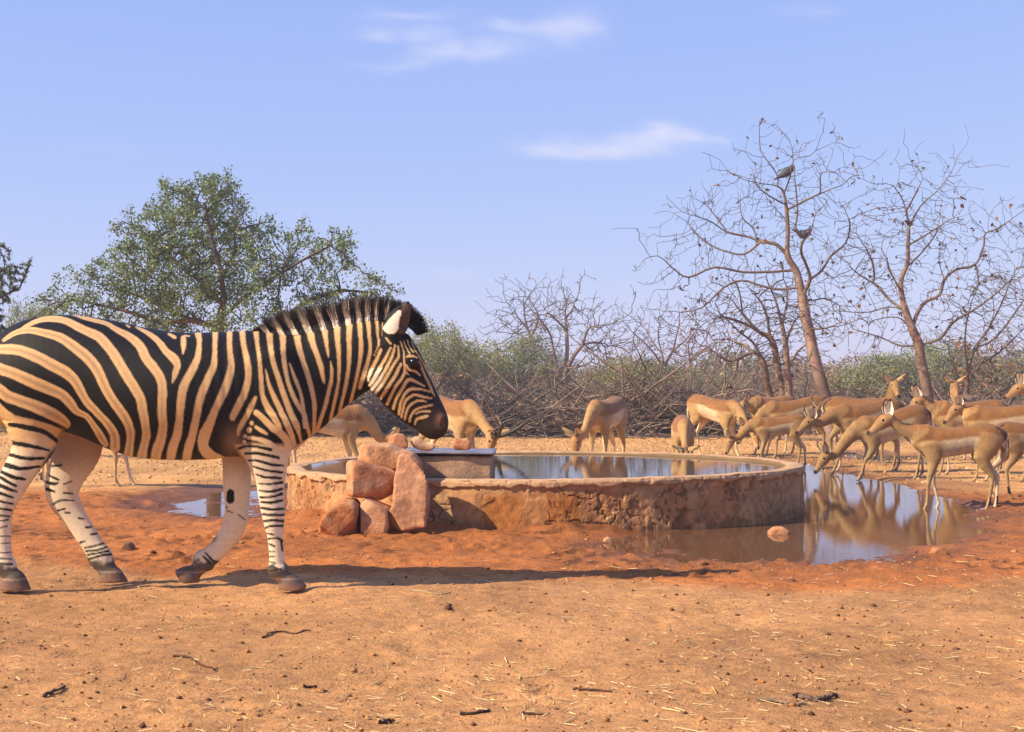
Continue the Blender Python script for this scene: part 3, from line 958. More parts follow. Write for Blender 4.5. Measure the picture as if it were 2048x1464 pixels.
LIGHT_BODY = [Z1(s) for s in [
    [(590, 284, 5), (700, 312, 14), (860, 352, 17), (950, 405, 22), (1060, 465, 30), (1140, 540, 36), (1190, 640, 38), (1250, 712, 38), (1305, 800, 36), (1322, 900, 36), (1318, 1000, 36), (1318, 1100, 34), (1325, 1200, 34), (1308, 1300, 38), (1275, 1390, 42), (1262, 1480, 38)],
    [(170, 405, 12), (240, 362, 16), (330, 325, 20), (430, 315, 24), (540, 335, 28), (680, 405, 34), (800, 460, 38), (890, 555, 40), (960, 660, 40), (1020, 760, 40), (1095, 880, 40), (1140, 960, 38), (1160, 1060, 36), (1180, 1170, 34), (1190, 1270, 32), (1165, 1370, 34), (1150, 1460, 40)],
    [(30, 490, 12), (90, 448, 17), (160, 418, 22), (250, 408, 26), (360, 430, 30), (490, 468, 36), (610, 548, 42), (720, 640, 44), (795, 740, 42), (840, 840, 40), (895, 945, 38), (965, 1045, 38), (1025, 1135, 36), (1060, 1230, 34), (1058, 1320, 30), (1045, 1410, 36)],
    [(-60, 560, 30), (20, 562, 38), (150, 570, 42), (300, 625, 46), (420, 690, 46), (540, 755, 46), (615, 830, 40), (665, 920, 34), (715, 1000, 32), (800, 1090, 30), (875, 1170, 32), (930, 1260, 36), (935, 1360, 40)],
    [(-60, 690, 40), (0, 722, 44), (100, 755, 44), (250, 822, 48), (400, 885, 46), (500, 930, 42), (570, 1000, 38), (625, 1070, 28), (700, 1105, 22), (760, 1180, 24), (830, 1290, 30), (860, 1340, 20)],
    [(-60, 860, 45), (0, 895, 46), (60, 945, 46), (200, 995, 46), (350, 1055, 50), (470, 1115, 46), (540, 1165, 30), (545, 1190, 16)],
    [(1110, 385, 8), (1200, 430, 17), (1290, 500, 24), (1350, 580, 27), (1420, 645, 36), (1440, 700, 26), (1422, 770, 20), (1400, 835, 5)],
    [(1032, 368, 7), (1052, 382, 8)], [(1375, 440, 10), (1420, 466, 14)], [(1490, 472, 20), (1494, 530, 20), (1486, 600, 5)], [(1505, 452, 6), (1538, 456, 6)],
    [(1610, 430, 26), (1622, 520, 18), (1602, 650, 27), (1542, 770, 32), (1492, 870, 34), (1470, 1000, 33), (1460, 1130, 30), (1440, 1260, 34), (1402, 1370, 38), (1385, 1470, 34)],
    [(1750, 415, 22), (1746, 560, 18), (1740, 690, 25), (1692, 800, 30), (1642, 920, 32), (1612, 1030, 30), (1590, 1150, 30), (1562, 1270, 33), (1530, 1380, 36), (1515, 1470, 34)],
    [(1866, 412, 21), (1868, 560, 21), (1880, 700, 26), (1850, 830, 33), (1802, 950, 32), (1752, 1050, 30), (1712, 1150, 36), (1668, 1250, 46), (1650, 1340, 42), (1690, 1410, 44), (1760, 1440, 30)],
]] + [Z2(s) for s in [
    [(325, 395, 21), (340, 520, 20), (366, 640, 24), (374, 740, 24), (350, 850, 26), (318, 925, 28), (280, 1000, 28), (250, 1060, 24)],
    [(432, 405, 20), (445, 520, 14), (463, 650, 15), (470, 760, 17), (480, 880, 18), (510, 960, 24), (558, 1040, 25), (600, 1110, 20), (628, 1152, 5)],
    [(505, 688, 3), (530, 800, 13), (572, 905, 19), (622, 1010, 21), (670, 1110, 23), (708, 1200, 20), (735, 1300, 14)],
    [(535, 415, 24), (546, 540, 19), (572, 660, 19), (612, 780, 20), (662, 930, 21), (702, 1030, 23), (748, 1130, 23), (766, 1195, 10)],
    [(638, 415, 25), (640, 540, 19), (650, 640, 17), (672, 760, 15), (712, 880, 17), (760, 970, 17), (800, 1030, 18), (822, 1110, 14)],
    [(690, 640, 3), (722, 730, 12), (770, 850, 13), (790, 940, 13), (796, 1000, 15)],
    [(745, 405, 27), (760, 510, 22), (792, 620, 19), (832, 740, 19), (865, 860, 17), (882, 960, 17), (880, 1070, 14)],
    [(848, 395, 29), (866, 480, 23), (902, 580, 19), (932, 670, 19), (950, 760, 13), (957, 798, 3)],
    [(958, 375, 23), (970, 470, 16), (985, 560, 9), (992, 598, 3)],
    [(1005, 630, 4), (1015, 700, 11), (1010, 780, 13), (986, 880, 14), (965, 970, 14), (935, 1060, 14)],
    [(1055, 355, 25), (1060, 470, 19), (1068, 570, 15), (1072, 680, 12), (1065, 800, 11), (1045, 900, 13), (1025, 990, 12)],
    [(1150, 335, 23), (1148, 460, 18), (1150, 560, 16), (1145, 680, 14), (1125, 800, 14), (1100, 910, 12)],
    [(1228, 315, 19), (1236, 430, 16), (1240, 540, 16), (1226, 660, 13), (1202, 770, 13), (1178, 870, 12)],
    [(1292, 305, 17), (1305, 430, 13), (1312, 530, 12), (1295, 620, 14), (1265, 720, 16), (1230, 830, 13)],
    [(1360, 300, 13), (1368, 400, 9), (1376, 500, 8), (1350, 580, 9)],
    [(1412, 330, 8), (1412, 430, 9), (1428, 500, 11), (1400, 560, 10)],
    # shoulder fan
    [(428, 905, 12), (402, 960, 20), (352, 1060, 20), (305, 1140, 18), (292, 1195, 9)],
    [(432, 1022, 22), (482, 1062, 23), (560, 1140, 25), (630, 1190, 29), (680, 1260, 25), (688, 1340, 14)],
    [(400, 1100, 15), (398, 1106, 15)], [(380, 1152, 20), (378, 1160, 18)], [(350, 1200, 13), (345, 1205, 12)], [(340, 1245, 13), (344, 1250, 12)],
    [(430, 1132, 12), (480, 1165, 15), (516, 1186, 9)],
    [(375, 1215, 13), (450, 1225, 16), (540, 1262, 22), (606, 1305, 12)],
    [(365, 1285, 16), (480, 1312, 20), (600, 1352, 18), (640, 1390, 14)],
]]


def run_out(s):
    s = [tuple(p) for p in s]
    a, b = np.array(s[-2][:2]), np.array(s[-1][:2])
    d = (b - a) / (np.linalg.norm(b - a) + 1e-9)
    if len(s) > 3 and s[-1][2] > 2.2 and (b[1] > 895 or (b[0] > 590 and b[1] > 780) or (b[0] > 585 and b[1] > 840)):
        e = b + d * 34
        s.append((e[0], e[1], s[-1][2]))
    return s


LIGHT_BODY = [run_out(s) for s in LIGHT_BODY]
LIGHT_HEAD = [ZH(s) for s in [
    [(190, 545, 12), (150, 640, 15), (108, 720, 16), (82, 790, 14), (76, 830, 8)],
    [(280, 530, 9), (240, 610, 13), (200, 680, 15), (160, 760, 17), (115, 835, 16), (88, 872, 11)],
    [(320, 505, 8), (300, 590, 11), (262, 670, 13), (214, 760, 13), (165, 840, 15), (105, 915, 14)],
    [(348, 515, 6), (355, 600, 10), (310, 680, 13), (262, 760, 14), (222, 830, 15), (170, 910, 15), (125, 965, 12)],
    [(376, 676, 11), (330, 770, 14), (280, 850, 14), (230, 930, 15), (190, 990, 12)],
    [(398, 555, 6), (405, 660, 8), (410, 740, 11), (380, 810, 13), (330, 880, 13), (282, 970, 13), (250, 1045, 12)],
    [(410, 740, 9), (440, 772, 5)],
    [(592, 880, 7), (530, 850, 10), (470, 820, 14), (430, 830, 15), (390, 900, 13), (340, 980, 13), (305, 1085, 12)],
    [(640, 930, 7), (560, 910, 10), (470, 905, 15), (420, 940, 12), (376, 1020, 11), (356, 1135, 12)],
    [(656, 990, 8), (590, 980, 11), (500, 960, 11), (430, 1000, 11), (400, 1060, 11), (380, 1165, 9)],
    [(602, 1020, 8), (540, 1010, 9), (470, 1045, 10), (430, 1100, 10), (410, 1185, 8)],
    [(660, 1050, 9), (600, 1065, 9), (520, 1090, 10), (470, 1140, 10), (452, 1205, 8)],
    [(640, 1110, 9), (560, 1112, 8), (512, 1130, 7)], [(618, 1152, 12), (572, 1166, 15), (522, 1182, 11), (500, 1232, 6)],
    [(430, 612, 9), (480, 604, 11), (522, 620, 7)], [(425, 690, 7), (450, 730, 10), (510, 746, 9), (552, 782, 5)],
    [(400, 470, 4), (420, 520, 5), (460, 590, 4)], [(432, 460, 4), (450, 510, 5), (490, 570, 4)], [(470, 470, 4), (500, 540, 4), (560, 640, 4), (640, 790, 4), (722, 960, 4)],
    [(542, 650, 4), (582, 740, 4), (640, 860, 5), (682, 970, 5)], [(562, 720, 4), (620, 850, 4), (666, 950, 4)], [(592, 690, 3), (680, 850, 3), (742, 960, 3)],
    [(238, 440, 7), (280, 492, 9)], [(370, 470, 5), (386, 520, 5), (396, 560, 5)], [(602, 1222, 3), (640, 1290, 3), (682, 1372, 3)],
    # ear back
    [(245, 350, 34), (288, 340, 62), (325, 275, 50), (362, 205, 20)],
]]
DARK_NHIND = [Z1(s) for s in [
    [(-40, 930, 10), (10, 985, 14), (120, 1070, 20), (280, 1110, 20), (420, 1160, 16), (505, 1205, 8)], [(80, 1175, 14), (250, 1205, 18), (380, 1245, 16), (462, 1312, 12)]]] + [Z3(s) for s in [
    [(60, 98, 12), (100, 105, 15), (250, 130, 14), (400, 165, 8)], [(60, 195, 12), (200, 230, 13), (352, 230, 10)], [(30, 280, 14), (60, 288, 18), (170, 315, 14), (322, 295, 8)],
    [(0, 335, 12), (110, 385, 14), (202, 400, 9)], [(-60, 370, 12), (0, 385, 12), (60, 420, 12), (132, 455, 8)], [(-60, 430, 12), (0, 450, 14), (70, 480, 12), (132, 500, 7)],
    [(-60, 505, 12), (0, 515, 12), (102, 548, 8)], [(-60, 570, 8), (0, 580, 8), (102, 602, 8)], [(-60, 640, 8), (0, 640, 8), (92, 652, 8)], [(-60, 690, 6), (80, 702, 6)], [(-60, 745, 5), (70, 730, 5)],
    [(-60, 810, 5), (60, 780, 5)], [(-60, 862, 4), (92, 866, 4)], [(-60, 920, 3), (92, 920, 3)], [(-60, 985, 5), (40, 1000, 4), (92, 990, 4)], [(-60, 1040, 5), (92, 1050, 6)], [(-60, 1085, 7), (100, 1090, 8)]]]
DARK_NFORE = [Z4(s) for s in [
    [(640, 150, 10), (720, 130, 10), (800, 140, 9), (900, 160, 12)], [(695, 192, 9), (800, 190, 10), (965, 226, 10)], [(720, 246, 6), (800, 250, 9), (900, 280, 10), (1002, 290, 8)], [(760, 296, 6), (850, 325, 9), (992, 345, 9)],
    [(778, 360, 5), (860, 385, 9), (985, 390, 8)], [(805, 436, 6), (900, 440, 8), (992, 425, 10)], [(810, 492, 7), (900, 500, 9), (992, 480, 10)], [(815, 546, 7), (900, 545, 8), (992, 520, 10)],
    [(820, 586, 6), (900, 592, 10), (992, 570, 9)], [(825, 632, 8), (900, 645, 10), (1006, 640, 8)], [(830, 686, 8), (900, 690, 9), (1012, 690, 9)], [(840, 742, 8), (930, 735, 9), (1012, 742, 10)],
    [(850, 802, 7), (900, 780, 8), (1004, 780, 9)], [(868, 840, 6), (930, 852, 6)], [(875, 886, 6), (960, 880, 8), (995, 905, 8)], [(885, 925, 6), (930, 945, 7)], [(985, 900, 7), (995, 980, 7)],
    [(886, 990, 5), (932, 990, 4)], [(886, 1030, 5), (932, 1030, 4)], [(888, 1070, 5), (942, 1082, 5)], [(888, 1108, 5), (955, 1122, 5)], [(892, 1145, 7), (985, 1130, 6)]]]
DARK_FHIND = [Z3(s) for s in [
    [(425, 295, 8), (498, 285, 7)], [(395, 365, 6), (440, 392, 9), (475, 405, 7)], [(380, 425, 10), (440, 440, 12), (470, 430, 6)], [(380, 480, 12), (440, 500, 8)], [(520, 440, 6), (580, 420, 6)], [(520, 512, 7), (590, 518, 6)],
    [(430, 605, 7), (500, 570, 6), (600, 575, 5)], [(470, 655, 7), (530, 640, 6)], [(530, 672, 6), (570, 674, 6)], [(640, 718, 8), (680, 722, 7)], [(700, 792, 8), (742, 786, 7)], [(740, 850, 7), (790, 840, 6)], [(655, 915, 9), (690, 905, 5)],
    [(690, 958, 7), (780, 940, 6), (850, 920, 7)], [(700, 985, 7), (800, 975, 7), (870, 950, 8)], [(715, 1015, 8), (800, 1000, 7), (880, 985, 9)], [(725, 1050, 9), (830, 1020, 8), (900, 1010, 9)]]]
DARK_FFORE = [Z4(s) for s in [[(573, 515, 27), (573, 565, 27)], [(535, 625, 5), (545, 632, 5)], [(540, 655, 4), (590, 672, 3)], [(640, 690, 4), (690, 730, 4)], [(370, 1000, 6), (430, 1060, 8), (470, 1075, 6)], [(355, 1030, 7), (410, 1085, 8)]]]

zv, zq = build_zebra()
zn = vnormals(zv, zq)
# the coat is painted on the near flank's outline and mirrored to the far flank
ymir = np.where(zv[:, 1] > ZD, 2 * ZD - zv[:, 1], zv[:, 1])


def to_px(x, y, z):
    f = y * math.cos(PITCH) + (z - CAMH) * math.sin(PITCH)
    u = x / f; w = (-(y) * math.sin(PITCH) + (z - CAMH) * math.cos(PITCH)) / f
    return 1024 + FPX * u, 732 - FPX * w


mx, my = to_px(zv[:, 0], ymir, zv[:, 2])
fx, fy = to_px(zv[:, 0], zv[:, 1], zv[:, 2])
# ragged hair edge
jit = fbm3(zv, 0.03, 2, 301)
jit2 = fbm3(zv + 5, 0.012, 2, 302)
mx2 = mx + 0.9 * jit + 0.8 * jit2; my2 = my + 0.9 * fbm3(zv + 9, 0.03, 2, 303)
fx2 = fx + 1.0 * jit; fy2 = fy + 1.2 * jit2
black = np.array((0.0085, 0.0062, 0.0052)); tan = np.array((0.66, 0.39, 0.165)); cream = np.array((0.76, 0.60, 0.40)); brown = np.array((0.22, 0.115, 0.055)); belly_c = np.array((0.52, 0.34, 0.20))
lum = np.zeros(len(zv)); shade = np.zeros(len(zv))
for s in LIGHT_BODY:
    sm = catmull(s, 3) if len(s) > 2 else np.array(s)
    m, rel = stroke_mask(mx2, my2, sm, 1.8)
    lum = np.maximum(lum, m)
    big = max(p[2] for p in s)
    if big > 8.5 and min(p[0] for p in s) < 330:      # brown ghost stripes on the rump
        shade = np.maximum(shade, m * np.clip(1 - rel / 0.55, 0, 1) * (0.75 if max(p[0] for p in s) < 280 else 0.35))
lh = np.zeros(len(zv))
for s in LIGHT_HEAD:
    sm = catmull(s, 3) if len(s) > 2 else np.array(s)
    m, _r = stroke_mask(mx2, my2, sm, 1.4)
    lh = np.maximum(lh, m)
is_head = poly_dist2(mx, my, ZH([(60, 880), (70, 760), (150, 560), (200, 460), (210, 300), (330, 120), (480, 90), (560, 400), (900, 1000), (900, 1464), (500, 1464), (200, 1060)])) < 0
lum = np.where(is_head, lh, lum)
muz = poly_dist2(mx2, my2, ZH([(690, 960), (660, 1060), (640, 1160), (500, 1240), (500, 1464), (900, 1464), (900, 1000), (740, 950)])) < 0
lum = np.where(muz & (lh < 0.99), lum * 0.08, lum)
base = black + np.zeros((len(zv), 3))
lightc = tan + np.zeros((len(zv), 3))
legm = sstep(845, 930, my) * (my > 800)
lightc = lightc * (1 - legm[:, None]) + cream * legm[:, None]
hm = (is_head & (my > 735) & (mx < 765))[:, None] * 0.8
lightc = lightc * (1 - hm) + cream * hm
em = (is_head & (my < 668))[:, None]
lightc = np.where(em, np.array((0.85, 0.70, 0.52)), lightc)
lightc = lightc * (1 - shade[:, None] * 0.8) + brown * shade[:, None] * 0.8
col = base * (1 - lum[:, None]) + lightc * lum[:, None]
# dark brown hair inside the ear
ei = ((mx > 720 + 378 / 4.575 - (my - 622) * 0.16) & (my < 668) & is_head & (mx < 826) & (my > 606))[:, None]
col = np.where(ei, np.array((0.10, 0.055, 0.038)), col)
# muzzle: dark brown with a rusty patch
mz = (muz & (lum < 0.5))[:, None]
rust = np.exp(-(((mx - ZH([(735, 1190)])[0][0]) / 9) ** 2 + ((my - ZH([(735, 1190)])[0][1]) / 16) ** 2))[:, None]
col = np.where(mz, np.array((0.03, 0.019, 0.014)) * (1 - rust) + np.array((0.16, 0.07, 0.035)) * rust, col)
# chest / armpit brownish blur
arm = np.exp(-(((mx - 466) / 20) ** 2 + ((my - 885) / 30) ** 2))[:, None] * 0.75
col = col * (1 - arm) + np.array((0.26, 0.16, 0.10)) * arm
# belly midline and inner thighs are pale
inner = (np.abs(zv[:, 1] - ZD) < 0.05) & (my > 880) & (mx > 190) & (mx < 480) & (zn[:, 2] < -0.8)
col = np.where(inner[:, None], belly_c, col)

zl = zv[:, 2]
yo = zv[:, 1] - ZD
FFLEG = 1 - sstep(-7, 5, poly_dist2(fx, fy, [(425, 905), (520, 905), (515, 1030), (500, 1080), (440, 1150), (400, 1190), (350, 1190), (350, 1130), (430, 1080), (440, 1000)]))
FHLEG = 1 - sstep(-7, 5, poly_dist2(fx, fy, [(90, 850), (200, 850), (215, 890), (165, 1000), (250, 1130), (262, 1190), (190, 1190), (170, 1110), (80, 985), (85, 940)]))
NHLEG = 1 - sstep(-7, 5, poly_dist2(fx, fy, [(-80, 800), (10, 800), (30, 830), (125, 850), (128, 885), (100, 905), (60, 975), (36, 1030), (36, 1120), (70, 1200), (-80, 1200)]))
NFLEG = 1 - sstep(-7, 5, poly_dist2(fx, fy, [(470, 890), (500, 886), (596, 890), (592, 920), (575, 1000), (585, 1100), (620, 1200), (520, 1200), (530, 1080), (505, 960), (478, 905)]))
far = yo > 0.02
near = yo < -0.02


def leg_paint(mask, px_, py_, strokes, paint_base, dark=black):
    global col
    d = np.zeros(len(zv))
    for s in strokes:
        sm = catmull(s, 3) if len(s) > 2 else np.array(s)
        sm = np.array(sm, dtype=float); sm[:, 2] *= 1.22
        m, _r = stroke_mask(px_, py_, sm, 1.5)
        d = np.maximum(d, m)
    return d


for (mask, strokes, side) in ((NHLEG * near, DARK_NHIND, 'n'), (NFLEG * near, DARK_NFORE, 'n'), (FHLEG * far, DARK_FHIND, 'f'), (FFLEG * far, DARK_FFORE, 'f')):
    d = leg_paint(mask, fx2, fy2, strokes, None)
    t = sstep(860, 935, fy)[:, None]
    bc = tan * (1 - t) + cream * t
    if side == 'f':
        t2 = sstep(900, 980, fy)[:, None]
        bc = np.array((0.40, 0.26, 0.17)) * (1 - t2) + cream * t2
    else:
        # the rear side of the shank keeps the stripes a little fainter
        bc = bc * (1 - 0.10 * sstep(0, 0.3, fbm3(zv, 0.08, 2, 320)))[:, None]
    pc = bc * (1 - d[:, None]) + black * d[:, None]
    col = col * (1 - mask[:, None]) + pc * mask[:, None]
# the outer side of the far legs repeats the near leg's banding, out of sight here
ban = (np.sin(zl * 95 + 3 * jit) > 0.35) & far & (zl < 0.62) & (zn[:, 1] > 0.35) & (zl > 0.16)
col = np.where(ban[:, None], black, col)
# dark fetlocks and hooves
pt = sstep(0.135, 0.105, zl + 0.05 * jit)[:, None] * (zl < 0.3)[:, None]
col = col * (1 - pt * 0.9) + np.array((0.028, 0.021, 0.017)) * pt * 0.9
hf_near = ((zl < 0.058 + 0.01 * jit) & (yo < 0.0))
hf_far = ((zl < 0.058 + 0.01 * jit) & (yo >= 0))
hoofc = np.array((0.085, 0.075, 0.068)) * (1 + 0.5 * jit2)[:, None]
col = np.where((hf_near | hf_far)[:, None], hoofc, col)
band = ((zl > 0.054) & (zl < 0.063))[:, None]
col = np.where(band, np.array((0.26, 0.19, 0.14)), col)
dust = (1 - sstep(0.0, 0.09, zl + 0.05 * jit))[:, None] * 0.35
col = col * (1 - dust) + mudc * dust
# tail tuft
tt = ((mx < -20) & (my > 850))[:, None]
col = np.where(tt, black, col)
ztoe = np.array((P(300, 1180, ZD)[0], ZD, 0.0))
zebra = thing('zebra', 'striped zebra walking past the stacked stones with lowered head', 'zebra', ztoe)
link('body', mesh_np('zebra_body', zv - ztoe, zq, M_FUR, True, np.clip(col, 0.004, 1)), zebra)


def ball(r, sy=1.0, n=10):
    v = []; f = []
    for i in range(n + 1):
        th = math.pi * i / n
        for j in range(2 * n):
            ph = math.pi * j / n
            v.append((r * math.sin(th) * math.cos(ph), r * sy * math.sin(th) * math.sin(ph), r * math.cos(th)))
    for i in range(n):
        for j in range(2 * n):
            f.append((i * 2 * n + j, (i + 1) * 2 * n + j, (i + 1) * 2 * n + (j + 1) % (2 * n), i * 2 * n + (j + 1) % (2 * n)))
    return np.array(v), np.array(f)


ev, ef = ball(0.026)
EYE_Z = mesh_np('zebra_eye', ev, ef, M_EYE, True)
for sy in (-1, 1):
    e = P(828, 725, ZD + sy * 0.089)
    link('eye', EYE_Z, zebra, loc=e - ztoe)

# upright mane, hair by hair; pale where a pale neck stripe meets the crest
rg = np.random.default_rng(9)
crest = catmull([(518, 668), (545, 668), (595, 667), (640, 660), (690, 650), (735, 640), (772, 638), (800, 642), (822, 656), (834, 668)], 12)
tops = catmull([(522, 660), (545, 640), (590, 622), (640, 612), (695, 600), (745, 594), (785, 597), (815, 608), (838, 635), (848, 664)], 12)
# the packed hair close to the neck: a thin striped comb
NU, NV = 520, 12
tu = np.linspace(0, len(crest) - 1.001, NU)
iu = tu.astype(int); fu = (tu - iu)[:, None]
cbu = crest[iu] * (1 - fu) + crest[iu + 1] * fu
ctu = tops[iu] * (1 - fu) + tops[iu + 1] * fu
leanu = np.interp(cbu[:, 0], (520, 600, 700, 780, 810, 840), (-12, -15, -10, -4, 5, 9))
STRP = ((535, 20), (640, 22), (745, 24), (850, 26), (960, 21), (1055, 22), (1150, 20), (1230, 17), (1295, 15), (1360, 12), (1440, 11))


def mane_white(x):
    w = np.zeros(len(x))
    for (wx_, ww_) in STRP:
        w = np.maximum(w, np.clip((ww_ - np.abs((x - 400) * 3.852 - wx_)) / 6 + 0.5, 0, 1))
    return w


hl_ = 0.70 + 0.10 * rg.normal(0, 1, NU) * 0.6 + 0.06 * np.sin(np.arange(NU) * 0.35)
wc = np.array((0.82, 0.66, 0.46)); bc = np.array((0.020, 0.015, 0.013)); gc = np.array((0.10, 0.075, 0.06))
wu = mane_white(cbu[:, 0])
sides_v = []; sides_c = []
strand = rg.normal(0, 1, NU)
for sy in (-1, 1):
    for j in range(NV):
        t = j / (NV - 1)
        pxy = cbu + (ctu - cbu) * (t * hl_)[:, None]
        pxy = pxy + np.stack([leanu * t, np.full(NU, 3.0 * (1 - t))], 1)
        p3 = np.array([P(x, y, ZD) for x, y in pxy])
        p3[:, 1] += sy * (0.030 * (1 - t) ** 0.7 + 0.004 + 0.0022 * strand)
        sides_v.append(p3)
        fade = np.clip(wu * (1 - sstep(0.45, 1.0, t + 0.10 * strand)), 0, 1)
        cc_ = (bc * (1 - fade)[:, None] + wc * fade[:, None]) * (1 + 0.22 * strand)[:, None]
        sides_c.append(np.clip(cc_, 0.006, 1))
FV = np.stack(sides_v).reshape(2, NV, NU, 3); FC = np.stack(sides_c).reshape(2, NV, NU, 3)
fid = np.arange(2 * NV * NU).reshape(2, NV, NU)
FQ = [np.stack([fid[0, :-1, :-1], fid[0, :-1, 1:], fid[0, 1:, 1:], fid[0, 1:, :-1]], -1).reshape(-1, 4), np.stack([fid[1, :-1, :-1], fid[1, 1:, :-1], fid[1, 1:, 1:], fid[1, :-1, 1:]], -1).reshape(-1, 4),
      np.stack([fid[0, -1, :-1], fid[0, -1, 1:], fid[1, -1, 1:], fid[1, -1, :-1]], -1)]
FVf = FV.reshape(-1, 3); FCf = FC.reshape(-1, 3); FQ = np.concatenate(FQ)
NH = 9000
tpar = rg.uniform(0, len(crest) - 1.001, NH)
i0 = tpar.astype(int); fr = tpar - i0
cb = crest[i0] * (1 - fr)[:, None] + crest[i0 + 1] * fr[:, None]
ct = tops[i0] * (1 - fr)[:, None] + tops[i0 + 1] * fr[:, None]
white = mane_white(cb[:, 0])
lat = rg.normal(0, 0.012, NH)
hv = []; hf = []; hc = []
ln = rg.uniform(0.62, 1.1, NH) * np.where(cb[:, 0] < 540, 0.8, 1)
lean = rg.normal(0, 1.8, NH) + np.interp(cb[:, 0], (520, 600, 700, 780, 810, 840), (-16, -20, -14, -5, 6, 12))
pb = np.array([P(x, y, ZD) for x, y in cb]); ptp = np.array([P(x, y, ZD) for x, y in cb + (ct - cb) * ln[:, None] + np.stack([lean, np.zeros(NH)], 1)])
pb[:, 1] += lat; ptp[:, 1] += lat * 1.6 + rg.normal(0, 0.012, NH)
st0 = rg.uniform(0.05, 0.6, NH)[:, None] * np.where(rg.random(NH) < 0.8, 1, 0)[:, None]
pb = pb + (ptp - pb) * st0
wd = rg.uniform(0.0012, 0.0024, NH)
ang = rg.uniform(0, math.pi, NH)
side = np.stack([np.cos(ang) * wd, np.sin(ang) * wd, np.zeros(NH)], 1)
stn = []
for t, w in ((0, 1), (0.5, 0.85), (1, 0.15)):
    mid = pb + (ptp - pb) * t
    stn += [mid - side * w, mid + side * w]
HV = np.stack(stn, 1).reshape(-1, 3)
b0 = np.arange(NH)[:, None] * 6
HQ = np.concatenate([b0 + np.array([[0, 1, 3, 2]]), b0 + np.array([[2, 3, 5, 4]])])
HC = []
for t in (0, 0.5, 1):
    tt_ = st0[:, 0] + (1 - st0[:, 0]) * t
    fade = white * (1 - sstep(0.40, 0.95, tt_ + 0.12 * rg.normal(0, 1, NH)))
    cc_ = bc * (1 - fade)[:, None] + wc * fade[:, None]
    tipm = max(0, (t - 0.5) * 1.2)
    cc_ = cc_ * (1 - tipm * 0.4) + gc * tipm * 0.4
    HC += [cc_, cc_]
HC = np.stack(HC, 1).reshape(-1, 3)
link('mane', mesh_np('zebra_mane', np.concatenate([HV, FVf]) - ztoe, np.concatenate([HQ, FQ + len(HV)]), M_HAIR, False, np.concatenate([HC, FCf])), zebra)

# ------------------------------------------------------------------ impala
SADDLE = np.array((0.29, 0.122, 0.034)); FLANK = np.array((0.45, 0.262, 0.10)); PALE = np.array((0.80, 0.64, 0.42)); LEGC = np.array((0.42, 0.265, 0.11)); IBLK = np.array((0.015, 0.011, 0.009))


def bez(a, b, c, d, n):
    t = np.linspace(0, 1, n)[:, None]
    return a * (1 - t) ** 3 + 3 * b * t * (1 - t) ** 2 + 3 * c * t * t * (1 - t) + d * t ** 3


def leaf_ear(base, dirv, face, ln, wd):
    """cupped ear; dirv points to the tip, face is the way the shell opens"""
    dirv = dirv / np.linalg.norm(dirv)
    face = face - dirv * (face @ dirv); face = face / np.linalg.norm(face)
    sd = np.cross(dirv, face)
    rows = 10; cols_ = 7
    V = []; C = []
    for side in (0, 1):
        for i in range(rows):
            t = i / (rows - 1)
            w = wd * (math.sin(math.pi * min(1, 0.16 + 0.84 * t) ** 0.85) ** 0.8 if t < 1 else 0.02)
            w = max(w, wd * 0.05)
            for j in range(cols_):
                s_ = j / (cols_ - 1) * 2 - 1
                cup = (s_ * s_ - 0.4) * w * 0.85
                p = base + dirv * ln * t + sd * w * s_ + face * (cup - 0.006 * (1 if side else 0))
                V.append(p)
                if side == 0:
                    c = np.array((0.80, 0.68, 0.52)) * (0.5 if abs(s_) < 0.22 else 1.0)
                else:
                    c = FLANK * 0.9
                if t > 0.84 or (abs(s_) > 0.9 and t > 0.5):
                    c = IBLK
                C.append(c)
    F = []
    n1 = rows * cols_
    for side in (0, 1):
        for i in range(rows - 1):
            for j in range(cols_ - 1):
                a = side * n1 + i * cols_ + j
                q = (a, a + 1, a + cols_ + 1, a + cols_)
                F.append(q if side == 0 else q[::-1])
    for i in range(rows - 1):
        for j in (0, cols_ - 1):
            a = i * cols_ + j
            F.append((a, a + cols_, a + cols_ + n1, a + n1))
    return np.array(V), np.array(F), np.array(C)


I_EYE = None


